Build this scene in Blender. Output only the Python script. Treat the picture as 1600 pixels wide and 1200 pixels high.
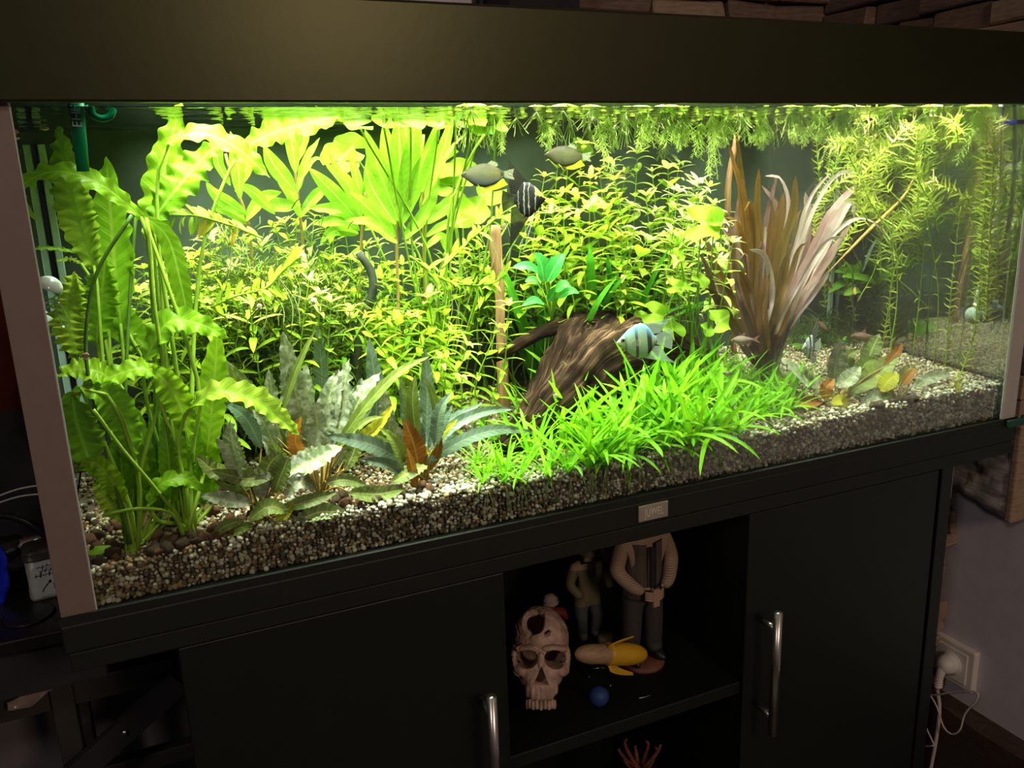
import bpy, bmesh, math, random
import numpy as np
from mathutils import Vector, Matrix, Euler, noise

for o in list(bpy.data.objects):
    bpy.data.objects.remove(o, do_unlink=True)
SC = bpy.context.scene
COL = SC.collection
PI = math.pi
rnd = random.Random(7)

# ------------------------------------------------------------------ camera
CAM = Vector((0.10662436, -0.7555033, 0.35956829))
FPX = 1292.0
RX = Vector((0.914494, -0.40318386, -0.03381557))      # image right
RY = Vector((-0.12853576, -0.21025768, -0.96915957))   # image down
RZ = Vector((0.38363951, 0.89063712, -0.24410293))     # forward
cd = bpy.data.cameras.new('camera')
cam = bpy.data.objects.new('camera', cd)
COL.objects.link(cam)
m = Matrix.Identity(4)
for i in range(3):
    m[i][0] = RX[i]; m[i][1] = -RY[i]; m[i][2] = -RZ[i]; m[i][3] = CAM[i]
cam.matrix_world = m
cd.sensor_width = 36.0
cd.lens = FPX / 1600 * 36
cd.clip_start = 0.02
SC.camera = cam

# ------------------------------------------------------------------ world, lamps, exposure
w = bpy.data.worlds.new('world'); SC.world = w
w.use_nodes = True
w.node_tree.nodes['Background'].inputs[0].default_value = (0.56, 0.54, 0.60, 1)
w.node_tree.nodes['Background'].inputs[1].default_value = 0.095

def area(name, loc, sx, sy, power, col, rot=(0, 0, 0), spread=PI):
    l = bpy.data.lights.new(name, 'AREA')
    l.shape = 'RECTANGLE'; l.size = sx; l.size_y = sy
    l.energy = power; l.color = col; l.spread = spread
    o = bpy.data.objects.new(name, l); COL.objects.link(o)
    o.location = loc; o.rotation_euler = rot
    return o

# two light bars under the hood, shining down into the water
area('bar_light_front', (0.632, 0.085, 0.472), 1.03, 0.120, 20.5, (1.0, 0.98, 0.80), spread=2.2)
area('bar_light_rear', (0.632, 0.245, 0.472), 1.03, 0.120, 14.0, (1.0, 0.98, 0.80), spread=2.2)
# the room's warm lamp, behind and right of the photographer
lp = area('room_lamp', (0.75, -2.1, 0.95), 0.35, 0.35, 10.0, (1.0, 0.72, 0.54))
lp.rotation_euler = (Vector((0.5, 0, 0)) - Vector(lp.location)).to_track_quat('-Z', 'Y').to_euler()

# added fill light, no known lamp, to brighten the table side
lp = area('corner_fill', (-1.1, -1.5, 1.25), 0.25, 0.25, 5.5, (1.0, 0.86, 0.78))
lp.rotation_euler = (Vector((-0.2, 0.2, -0.1)) - Vector(lp.location)).to_track_quat('-Z', 'Y').to_euler()
SC.view_settings.view_transform = 'Standard'
SC.view_settings.look = 'None'
SC.view_settings.gamma = 1.0
SC.view_settings.use_curve_mapping = False
SC.view_settings.exposure = 0.0
SC.cycles.max_bounces = 8
SC.cycles.transparent_max_bounces = 24
SC.cycles.transmission_bounces = 6
SC.cycles.diffuse_bounces = 4
SC.cycles.glossy_bounces = 4
SC.cycles.sample_clamp_indirect = 4.0
SC.cycles.caustics_refractive = False
SC.cycles.caustics_reflective = False

# ------------------------------------------------------------------ place helpers
W, D, HT = 1.21, 0.35, 0.4253
WATER = 0.4240

def ray(px, py):
    return RX * ((px - 800) / FPX) + RY * ((py - 600) / FPX) + RZ

def at(px, py, Y):
    d = ray(px, py); return CAM + d * ((Y - CAM.y) / d.y)

def atx(px, py, X):
    d = ray(px, py); return CAM + d * ((X - CAM.x) / d.x)

def atz(px, py, Z):
    d = ray(px, py); return CAM + d * ((Z - CAM.z) / d.z)

def zs(x, y):
    h = np.interp(x, [0, .06, .22, .4, .58, .8, .97, 1.21], [.034, .034, .043, .040, .036, .042, .047, .048])
    return float(h) + .07 * y

def ground(px, py):
    a, b = 0.012, D - 0.01
    def g(Y):
        p = at(px, py, Y); return p.z - zs(p.x, Y)
    if g(a) < 0:
        p = at(px, py, a)
    elif g(b) > 0:
        p = at(px, py, b)
    else:
        for _ in range(30):
            mid = (a + b) / 2
            if g(mid) > 0: a = mid
            else: b = mid
        p = at(px, py, a)
    p.z = zs(p.x, p.y)
    return p

def pxm(p):
    return (Vector(p) - CAM).dot(RZ) / FPX

def V(*a): return Vector(a)

def crom(pts, n):
    """n+1 points along a Catmull-Rom spline through pts"""
    pts = [Vector(p) for p in pts]
    if len(pts) == 2:
        return [pts[0].lerp(pts[1], i / n) for i in range(n + 1)]
    P = [pts[0] * 2 - pts[1]] + pts + [pts[-1] * 2 - pts[-2]]
    L = [0]
    for i in range(len(pts) - 1):
        L.append(L[-1] + max((pts[i + 1] - pts[i]).length, 1e-6))
    out = []
    for i in range(n + 1):
        s = L[-1] * i / n
        k = 0
        while k < len(pts) - 2 and s > L[k + 1]: k += 1
        t = (s - L[k]) / (L[k + 1] - L[k])
        a, b, c, d = P[k], P[k + 1], P[k + 2], P[k + 3]
        out.append(0.5 * ((2 * b) + (c - a) * t + (2 * a - 5 * b + 4 * c - d) * t * t + (3 * b - a - 3 * c + d) * t ** 3))
    return out

# ------------------------------------------------------------------ materials
MATS = {}

def nt_new(name):
    mt = bpy.data.materials.new(name); mt.use_nodes = True
    nt = mt.node_tree; nt.nodes.clear()
    out = nt.nodes.new('ShaderNodeOutputMaterial')
    MATS[name] = mt
    return mt, nt, out

def N(nt, kind, **kw):
    n = nt.nodes.new('ShaderNode' + kind)
    for k, v in kw.items():
        if k.startswith('i_'):
            n.inputs[k[2:].replace('_', ' ')].default_value = v
        else:
            setattr(n, k, v)
    return n

def c4(c): return (c[0], c[1], c[2], 1)

def mixc(nt, fac, a, b, blend='MIX'):
    n = nt.nodes.new('ShaderNodeMix'); n.data_type = 'RGBA'; n.blend_type = blend
    for sock, val in ((n.inputs[0], fac), (n.inputs[6], a), (n.inputs[7], b)):
        if hasattr(val, 'is_linked'): nt.links.new(val, sock)
        elif isinstance(val, (int, float)): sock.default_value = val
        else: sock.default_value = c4(val)
    return n.outputs[2]

def math_n(nt, op, a, b=None, clamp=False):
    n = nt.nodes.new('ShaderNodeMath'); n.operation = op; n.use_clamp = clamp
    for i, val in enumerate((a, b)):
        if val is None: continue
        if hasattr(val, 'is_linked'): nt.links.new(val, n.inputs[i])
        else: n.inputs[i].default_value = val
    return n.outputs[0]

def ramp(nt, fac, stops, interp='LINEAR'):
    n = nt.nodes.new('ShaderNodeValToRGB'); cr = n.color_ramp; cr.interpolation = interp
    while len(cr.elements) < len(stops): cr.elements.new(0.5)
    for e, (p, c) in zip(cr.elements, stops):
        e.position = p; e.color = c4(c)
    nt.links.new(fac, n.inputs[0])
    return n.outputs[0]

def simple(name, col, rough=0.5, metal=0.0, var=0.12, scale=40, bump=0.0, spec=0.5, col2=None, stretch=None, detail=4):
    """principled with noise-driven tone and relief"""
    mt, nt, out = nt_new(name)
    b = N(nt, 'BsdfPrincipled'); nt.links.new(b.outputs[0], out.inputs[0])
    tc = N(nt, 'TexCoord')
    nz = N(nt, 'TexNoise'); nz.inputs['Scale'].default_value = scale; nz.inputs['Detail'].default_value = detail
    vec = tc.outputs['Object']
    if stretch:
        mp = N(nt, 'Mapping'); mp.inputs['Scale'].default_value = stretch
        nt.links.new(vec, mp.inputs[0]); vec = mp.outputs[0]
    nt.links.new(vec, nz.inputs['Vector'])
    c2 = col2 if col2 else tuple(max(0, x * (1 - 2 * var)) for x in col)
    col_s = ramp(nt, nz.outputs['Fac'], [(0.3, c2), (0.7, col)])
    nt.links.new(col_s, b.inputs['Base Color'])
    b.inputs['Roughness'].default_value = rough; b.inputs['Metallic'].default_value = metal
    b.inputs['Specular IOR Level'].default_value = spec
    if bump:
        bp = N(nt, 'Bump'); bp.inputs['Strength'].default_value = bump; bp.inputs['Distance'].default_value = 0.002
        nt.links.new(nz.outputs['Fac'], bp.inputs['Height']); nt.links.new(bp.outputs[0], b.inputs['Normal'])
    return mt

def leaf_mat(name, a, b, rib=None, trans=0.45, rough=0.4, veins=0.0, vfreq=18, bump=0.0, spec=0.4, mott=None, tcol=None):
    """thin leaf: reflects and lets light through; colour drifts from leaf to leaf, midrib and side veins from the UVs"""
    mt, nt, out = nt_new(name)
    oi = N(nt, 'ObjectInfo')
    col = mixc(nt, oi.outputs['Random'], a, b)
    tc = N(nt, 'TexCoord'); sx = N(nt, 'SeparateXYZ'); nt.links.new(tc.outputs['UV'], sx.inputs[0])
    au = math_n(nt, 'ABSOLUTE', math_n(nt, 'SUBTRACT', sx.outputs[0], 0.5))
    nz = N(nt, 'TexNoise'); nz.inputs['Scale'].default_value = 60; nz.inputs['Detail'].default_value = 3
    nt.links.new(tc.outputs['Object'], nz.inputs['Vector'])
    dark = mixc(nt, 1.0, col, (0.72, 0.78, 0.6), 'MULTIPLY')
    col = mixc(nt, ramp(nt, nz.outputs['Fac'], [(0.35, (0, 0, 0)), (0.65, (1, 1, 1))]), dark, col)
    if mott:
        nz2 = N(nt, 'TexNoise'); nz2.inputs['Scale'].default_value = 130; nz2.inputs['Detail'].default_value = 5
        nt.links.new(tc.outputs['Object'], nz2.inputs['Vector'])
        col = mixc(nt, ramp(nt, nz2.outputs['Fac'], [(0.47, (0, 0, 0)), (0.58, (1, 1, 1))]), col, mott)
    height = None
    if veins:
        arg = math_n(nt, 'ADD', math_n(nt, 'MULTIPLY', sx.outputs[1], vfreq * 6.28), math_n(nt, 'MULTIPLY', au, -14.0))
        sn = math_n(nt, 'SINE', arg)
        vm = ramp(nt, math_n(nt, 'MULTIPLY_ADD', sn, 0.5), [(0.4, (0, 0, 0)), (0.5, (1, 1, 1))])
        n = vm.node.inputs[0].links[0].from_node; n.inputs[2].default_value = 0.5
        vcol = mixc(nt, 1.0, col, (0.62, 0.72, 0.5), 'MULTIPLY')
        col = mixc(nt, math_n(nt, 'MULTIPLY', vm, veins), col, vcol)
        height = vm
    if rib:
        rm = ramp(nt, au, [(0.025, (1, 1, 1)), (0.06, (0, 0, 0))])
        col = mixc(nt, rm, col, rib)
    p = N(nt, 'BsdfPrincipled'); nt.links.new(col, p.inputs['Base Color'])
    p.inputs['Roughness'].default_value = rough; p.inputs['Specular IOR Level'].default_value = spec * 0.22     # under water leaves mirror less
    if bump:
        bp = N(nt, 'Bump'); bp.inputs['Strength'].default_value = bump; bp.inputs['Distance'].default_value = 0.003
        nt.links.new(height if height is not None and not mott else nz.outputs['Fac'], bp.inputs['Height'])
        nt.links.new(bp.outputs[0], p.inputs['Normal'])
    tr = N(nt, 'BsdfTranslucent')
    nt.links.new(mixc(nt, 1.0, col, tcol or (1.0, 1.0, 0.75), 'MULTIPLY'), tr.inputs[0])
    mx = N(nt, 'MixShader'); mx.inputs[0].default_value = trans
    nt.links.new(p.outputs[0], mx.inputs[1]); nt.links.new(tr.outputs[0], mx.inputs[2])
    nt.links.new(mx.outputs[0], out.inputs[0])
    return mt

def glass_mat(name, tint=(0.97, 1, 0.98), refl=0.9, ior=1.35, base=0.0, rough=0.0, bump=0.0):
    """clear pane: passes light straight on, mirrors by angle"""
    mt, nt, out = nt_new(name)
    t = N(nt, 'BsdfTransparent'); t.inputs[0].default_value = c4(tint)
    g = N(nt, 'BsdfGlossy'); g.inputs['Roughness'].default_value = rough; g.inputs['Color'].default_value = (1, 1, 1, 1)
    lw = N(nt, 'LayerWeight'); lw.inputs['Blend'].default_value = 0.35
    fac = math_n(nt, 'ADD', math_n(nt, 'MULTIPLY', lw.outputs['Fresnel'], refl), base, True)
    if bump:
        tc = N(nt, 'TexCoord'); nz = N(nt, 'TexNoise'); nz.inputs['Scale'].default_value = 28; nz.inputs['Detail'].default_value = 2
        nt.links.new(tc.outputs['Object'], nz.inputs['Vector'])
        bp = N(nt, 'Bump'); bp.inputs['Strength'].default_value = bump; bp.inputs['Distance'].default_value = 0.004
        nt.links.new(nz.outputs['Fac'], bp.inputs['Height']); nt.links.new(bp.outputs[0], g.inputs['Normal'])
    mx = N(nt, 'MixShader'); nt.links.new(fac, mx.inputs[0])
    nt.links.new(t.outputs[0], mx.inputs[1]); nt.links.new(g.outputs[0], mx.inputs[2])
    nt.links.new(mx.outputs[0], out.inputs[0])
    return mt

def emit_mat(name, col, s):
    mt, nt, out = nt_new(name)
    e = N(nt, 'Emission'); e.inputs[0].default_value = c4(col); e.inputs[1].default_value = s
    nt.links.new(e.outputs[0], out.inputs[0]); return mt

M = MATS
simple('black_laminate', (0.0035, 0.0062, 0.0045), 0.5, var=0.1, scale=30, bump=0.03)
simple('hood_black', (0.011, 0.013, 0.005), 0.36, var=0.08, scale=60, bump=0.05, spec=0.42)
simple('frame_black', (0.0045, 0.0075, 0.0035), 0.6, var=0.08, scale=60, bump=0.02)
simple('strip_brown', (0.20, 0.15, 0.125), 0.55, var=0.05, scale=80)
simple('strip_lit', (0.50, 0.46, 0.42), 0.5, var=0.05, scale=80)  # lighter copy of the brown strip, tank light put into its colour
simple('seal_white', (0.62, 0.72, 0.68), 0.35, var=0.05)
simple('seal_clear', (0.45, 0.66, 0.62), 0.25, var=0.1)
simple('background_film', (0.060, 0.085, 0.066), 0.6, var=0.2, scale=14)  # black film lightened towards green, the water haze put into its colour
simple('steel', (0.55, 0.53, 0.50), 0.28, metal=1.0, var=0.05)
simple('badge_metal', (0.40, 0.35, 0.30), 0.5, metal=0.2, var=0.06)
simple('badge_text', (0.95, 0.9, 0.75), 0.35, metal=0.4, var=0.04)
simple('white_plastic', (0.82, 0.77, 0.70), 0.45, var=0.04)
simple('white_cable', (0.70, 0.64, 0.56), 0.5, var=0.04)
simple('wall_plaster', (0.66, 0.62, 0.68), 0.85, var=0.05, scale=30, bump=0.25)
simple('wall_dark', (0.18, 0.16, 0.16), 0.9, var=0.1, scale=12, bump=0.2)
simple('floor_wood', (0.06, 0.045, 0.035), 0.6, var=0.2, scale=6, stretch=(1, 12, 1))
simple('baseboard_wood', (0.07, 0.045, 0.035), 0.6, var=0.2, scale=14, stretch=(1, 4, 20), bump=0.2)
simple('wood_clad', (0.40, 0.29, 0.19), 0.7, var=0.2, scale=18, stretch=(2, 3, 14), bump=0.35)
simple('wood_clad_dark', (0.22, 0.15, 0.11), 0.75, var=0.22, scale=18, stretch=(2, 3, 14), bump=0.35)
simple('wood_end', (0.42, 0.29, 0.19), 0.7, var=0.14, scale=30, bump=0.2)
simple('bark', (0.55, 0.50, 0.47), 0.8, var=0.3, scale=45, stretch=(1, 0.5, 2.2), bump=1.0)
simple('green_plastic', (0.0, 0.21, 0.085), 0.35, var=0.05)
simple('dark_green_plastic', (0.01, 0.07, 0.045), 0.4, var=0.05)
simple('white_print', (0.85, 0.9, 0.85), 0.5, var=0.02)
simple('blue_plastic', (0.01, 0.03, 0.75), 0.35, var=0.12, scale=60, stretch=(14, 1, 1))
simple('hose', (0.80, 0.86, 0.82), 0.25, var=0.05)
simple('cup_rubber', (0.35, 0.45, 0.42), 0.2, var=0.05)
simple('white_ceramic', (0.85, 0.85, 0.85), 0.25, var=0.03)
simple('black_fabric', (0.022, 0.021, 0.023), 0.85, var=0.2, scale=25, bump=0.3)
simple('black_table_paint', (0.014, 0.014, 0.014), 0.38, var=0.25, scale=22, bump=0.05)
simple('brown_rail', (0.05, 0.043, 0.036), 0.6, var=0.2, scale=12)
simple('curtain_red', (0.26, 0.035, 0.018), 0.85, var=0.2, scale=14)
simple('tin_body', (0.60, 0.61, 0.52), 0.4, metal=0.3, var=0.25, scale=70)
simple('tin_dark', (0.10, 0.09, 0.07), 0.4, metal=0.4, var=0.3, scale=50)
simple('tin_label', (0.85, 0.87, 0.80), 0.5, var=0.1, scale=80)
simple('ink', (0.012, 0.012, 0.012), 0.6, var=0.05)
simple('bag_film', (0.36, 0.30, 0.28), 0.22, var=0.25, scale=12, bump=0.4)
simple('bone', (0.56, 0.38, 0.28), 0.7, var=0.22, scale=70, bump=0.5, col2=(0.26, 0.18, 0.13))
simple('bone_dark', (0.06, 0.045, 0.035), 0.9, var=0.2)
simple('banana_yellow', (0.62, 0.36, 0.012), 0.45, var=0.06)
simple('banana_flesh', (0.40, 0.26, 0.14), 0.55, var=0.15, scale=40, stretch=(1, 8, 8))
simple('ball_blue', (0.02, 0.05, 0.21), 0.6, var=0.1)
simple('wood_disc', (0.20, 0.075, 0.04), 0.6, var=0.2, scale=30)
simple('trousers', (0.035, 0.034, 0.03), 0.85, var=0.2)
simple('skin', (0.40, 0.26, 0.18), 0.6, var=0.08)
simple('shoe', (0.02, 0.018, 0.016), 0.4, var=0.1)
simple('dark_red_cloth', (0.20, 0.03, 0.02), 0.8, var=0.2)
simple('pale_cloth', (0.45, 0.36, 0.30), 0.8, var=0.2, scale=60, bump=0.4)
simple('olive_cloth', (0.11, 0.095, 0.045), 0.6, var=0.3, scale=60, bump=0.3)
simple('coral_red', (0.24, 0.07, 0.04), 0.8, var=0.3, scale=60, bump=0.3)
def fibre_wood(name, dark, mid, light, fu=26, fv=2.2):
    mt, nt, out = nt_new(name); tc = N(nt, 'TexCoord'); mp = N(nt, 'Mapping'); mp.inputs['Scale'].default_value = (fu, fv, 1); nt.links.new(tc.outputs['UV'], mp.inputs[0])
    n1 = N(nt, 'TexNoise'); n1.inputs['Scale'].default_value = 1.6; n1.inputs['Detail'].default_value = 8; n1.inputs['Roughness'].default_value = 0.72; n1.inputs['Distortion'].default_value = 0.6; nt.links.new(mp.outputs[0], n1.inputs['Vector'])
    n2 = N(nt, 'TexNoise'); n2.inputs['Scale'].default_value = 45; n2.inputs['Detail'].default_value = 5; nt.links.new(tc.outputs['Object'], n2.inputs['Vector'])
    c = ramp(nt, n1.outputs['Fac'], [(.36, dark), (.52, mid), (.70, light)])
    c = mixc(nt, ramp(nt, n2.outputs['Fac'], [(.42, (0, 0, 0)), (.6, (1, 1, 1))]), mixc(nt, 1.0, c, (.4, .38, .36), 'MULTIPLY'), c)
    b = N(nt, 'BsdfPrincipled'); b.inputs['Roughness'].default_value = .75; b.inputs['Specular IOR Level'].default_value = 0.04; nt.links.new(c, b.inputs['Base Color'])
    bp = N(nt, 'Bump'); bp.inputs['Strength'].default_value = 1.0; bp.inputs['Distance'].default_value = .004; nt.links.new(n1.outputs['Fac'], bp.inputs['Height']); nt.links.new(bp.outputs[0], b.inputs['Normal'])
    nt.links.new(b.outputs[0], out.inputs[0])
fibre_wood('log_wood', (.006, .004, .003), (.045, .026, .017), (.27, .165, .10), 34, 2.0)
simple('root_wood', (0.075, 0.085, 0.06), 0.7, col2=(0.02, 0.025, 0.02), scale=40, bump=0.6)
simple('stick_wood', (0.42, 0.25, 0.13), 0.7, col2=(0.16, 0.085, 0.04), scale=50, bump=0.8, stretch=(3, 3, 0.5))
simple('lava', (0.27, 0.135, 0.075), 0.85, col2=(0.10, 0.065, 0.04), scale=90, bump=0.8)
simple('lava_dark', (0.14, 0.10, 0.065), 0.85, col2=(0.05, 0.04, 0.03), scale=90, bump=0.8)
simple('pebble_white', (0.62, 0.60, 0.48), 0.5, var=0.12, scale=60)
simple('pebble_grey', (0.30, 0.31, 0.27), 0.5, var=0.12, scale=60)
simple('snail_shell', (0.35, 0.22, 0.13), 0.35, var=0.25, scale=120)
simple('snail_pale', (0.62, 0.48, 0.42), 0.35, var=0.15, scale=120)
for nm_ in ('root_wood', 'stick_wood', 'lava', 'lava_dark', 'pebble_white', 'pebble_grey', 'snail_shell', 'snail_pale', 'background_film', 'green_plastic', 'cup_rubber', 'white_ceramic', 'hose', 'seal_clear'):
    M[nm_].node_tree.nodes['Principled BSDF'].inputs['Specular IOR Level'].default_value = 0.06     # under water
glass_mat('glass', refl=0.35)
glass_mat('side_glass', tint=(0.86, 0.97, 0.93), refl=0.55, base=0.42)
glass_mat('water_top', tint=(0.97, 1, 0.97), refl=1.0, base=0.0, bump=0.5, rough=0.03)
glass_mat('bulb_glass', tint=(0.92, 0.98, 0.96), refl=0.7)

# plants
leaf_mat('sword', (0.30, 0.52, 0.02), (0.22, 0.47, 0.02), rib=(0.30, 0.48, 0.06), trans=0.42, rough=0.33, veins=0.5, vfreq=14, bump=0.5, spec=0.5)
leaf_mat('sword_pale', (0.42, 0.56, 0.06), (0.36, 0.54, 0.05), rib=(0.22, 0.42, 0.04), trans=0.5, rough=0.3, veins=0.45, vfreq=14, bump=0.6, spec=0.5)
leaf_mat('sword_dark', (0.20, 0.38, 0.015), (0.15, 0.34, 0.015), rib=(0.24, 0.46, 0.05), trans=0.4, rough=0.35, veins=0.4, vfreq=12, bump=0.4)
leaf_mat('hygro_big', (0.42, 0.66, 0.06), (0.30, 0.60, 0.04), rib=(0.50, 0.66, 0.16), trans=0.5, rough=0.38, veins=0.22, vfreq=16)
leaf_mat('lily', (0.42, 0.64, 0.06), (0.32, 0.58, 0.03), rib=(0.46, 0.66, 0.12), trans=0.5, rough=0.4, veins=0.2, vfreq=5)
leaf_mat('stem_leaf', (0.44, 0.60, 0.04), (0.31, 0.52, 0.03), rib=(0.42, 0.62, 0.12), trans=0.42, rough=0.38)
leaf_mat('stem_leaf_deep', (0.20, 0.42, 0.03), (0.14, 0.34, 0.025), rib=(0.26, 0.48, 0.08), trans=0.42, rough=0.4)
leaf_mat('stem_leaf_top', (0.62, 0.70, 0.20), (0.46, 0.64, 0.10), rib=(0.62, 0.55, 0.25), trans=0.4, rough=0.35)
leaf_mat('stem_leaf_pale', (0.64, 0.64, 0.38), (0.50, 0.64, 0.20), rib=(0.6, 0.5, 0.36), trans=0.36, rough=0.33)
leaf_mat('stem_leaf_amber', (0.60, 0.48, 0.06), (0.48, 0.58, 0.08), rib=(0.62, 0.40, 0.12), trans=0.42, rough=0.36)
leaf_mat('crypt_grey', (0.27, 0.31, 0.21), (0.19, 0.25, 0.14), rib=(0.34, 0.36, 0.17), trans=0.14, rough=0.34, veins=0.35, vfreq=13, bump=1.0, spec=0.6, mott=(0.40, 0.43, 0.36))
leaf_mat('crypt_green', (0.26, 0.33, 0.07), (0.20, 0.28, 0.09), rib=(0.38, 0.42, 0.14), trans=0.2, rough=0.36, veins=0.6, vfreq=12, bump=0.9, spec=0.55, mott=(0.17, 0.20, 0.08))
leaf_mat('crypt_blue', (0.18, 0.26, 0.20), (0.14, 0.21, 0.18), rib=(0.22, 0.29, 0.18), trans=0.16, rough=0.3, veins=0.4, vfreq=18, bump=0.9, spec=0.7)
leaf_mat('crypt_olive', (0.20, 0.27, 0.055), (0.16, 0.22, 0.05), rib=(0.28, 0.34, 0.09), trans=0.25, rough=0.4, veins=0.3, vfreq=14, bump=0.7)
leaf_mat('crypt_orange', (0.42, 0.17, 0.03), (0.36, 0.15, 0.035), rib=(0.46, 0.24, 0.06), trans=0.3, rough=0.45, veins=0.3, vfreq=14, bump=0.5)
leaf_mat('crypt_yellow', (0.48, 0.46, 0.03), (0.40, 0.43, 0.04), rib=(0.50, 0.50, 0.10), trans=0.3, rough=0.45, veins=0.3, vfreq=12, bump=0.5)
leaf_mat('red_brown', (0.17, 0.075, 0.015), (0.13, 0.085, 0.015), rib=(0.05, 0.03, 0.008), trans=0.3, rough=0.38, veins=0.15, vfreq=20, bump=0.3)
leaf_mat('red_purple', (0.24, 0.14, 0.15), (0.18, 0.10, 0.10), rib=(0.09, 0.045, 0.045), trans=0.25, rough=0.33, veins=0.15, vfreq=20, bump=0.3, spec=0.6)
leaf_mat('red_pale', (0.42, 0.34, 0.35), (0.33, 0.25, 0.26), rib=(0.24, 0.16, 0.17), trans=0.25, rough=0.33, spec=0.6)
leaf_mat('grass', (0.26, 0.58, 0.02), (0.15, 0.46, 0.02), rib=(0.30, 0.62, 0.04), trans=0.4, rough=0.38)
leaf_mat('val', (0.06, 0.32, 0.025), (0.10, 0.38, 0.03), rib=(0.10, 0.36, 0.04), trans=0.4, rough=0.4)
leaf_mat('anubias', (0.05, 0.36, 0.09), (0.08, 0.42, 0.07), rib=(0.14, 0.48, 0.14), trans=0.25, rough=0.3, veins=0.2, vfreq=8, spec=0.5)
leaf_mat('needle', (0.56, 0.62, 0.10), (0.40, 0.52, 0.06), trans=0.4, rough=0.4)
leaf_mat('needle_dim', (0.34, 0.44, 0.07), (0.26, 0.40, 0.06), trans=0.4, rough=0.45)
leaf_mat('needle_tip', (0.72, 0.64, 0.32), (0.70, 0.66, 0.14), trans=0.4, rough=0.4)
leaf_mat('floater', (0.50, 0.66, 0.08), (0.40, 0.62, 0.05), trans=0.55, rough=0.4)
leaf_mat('root_green', (0.42, 0.60, 0.12), (0.54, 0.66, 0.20), trans=0.4, rough=0.5)
leaf_mat('root_pale', (0.46, 0.52, 0.26), (0.38, 0.46, 0.20), trans=0.3, rough=0.5)
leaf_mat('moss', (0.15, 0.19, 0.02), (0.11, 0.16, 0.02), trans=0.3, rough=0.6)
leaf_mat('moss_dark', (0.07, 0.12, 0.02), (0.05, 0.09, 0.015), trans=0.3, rough=0.6)
leaf_mat('stem_green', (0.36, 0.55, 0.06), (0.28, 0.48, 0.05), trans=0.25, rough=0.4)
leaf_mat('stem_dark', (0.07, 0.15, 0.03), (0.10, 0.20, 0.03), trans=0.15, rough=0.45)
leaf_mat('stem_brown', (0.36, 0.26, 0.07), (0.30, 0.19, 0.06), trans=0.15, rough=0.45)

def gravel_material(name, stops):
    mt, nt, out = nt_new(name)
    g = N(nt, 'NewGeometry')
    col = ramp(nt, g.outputs['Random Per Island'], stops, 'CONSTANT')
    tc = N(nt, 'TexCoord'); nz = N(nt, 'TexNoise'); nz.inputs['Scale'].default_value = 500
    nt.links.new(tc.outputs['Object'], nz.inputs['Vector'])
    col = mixc(nt, math_n(nt, 'MULTIPLY', nz.outputs['Fac'], 0.5), col, mixc(nt, 1.0, col, (0.45, 0.48, 0.34), 'MULTIPLY'))
    b = N(nt, 'BsdfPrincipled'); nt.links.new(col, b.inputs['Base Color']); b.inputs['Roughness'].default_value = 0.55; b.inputs['Specular IOR Level'].default_value = 0.06
    nt.links.new(b.outputs[0], out.inputs[0]); return mt
gravel_material('gravel', [(0.0, (0.78, 0.77, 0.62)), (0.15, (0.50, 0.50, 0.38)), (0.32, (0.26, 0.22, 0.14)), (0.50, (0.14, 0.12, 0.075)),
                           (0.60, (0.12, 0.115, 0.09)), (0.70, (0.46, 0.47, 0.40)), (0.88, (0.07, 0.07, 0.055)), (0.95, (0.38, 0.25, 0.11))])
gravel_material('gravel_warm', [(0.0, (0.46, 0.42, 0.30)), (0.16, (0.28, 0.205, 0.12)), (0.34, (0.19, 0.135, 0.08)), (0.52, (0.34, 0.29, 0.19)),
                                (0.66, (0.12, 0.08, 0.05)), (0.78, (0.33, 0.215, 0.12)), (0.88, (0.58, 0.55, 0.43))])

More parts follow.
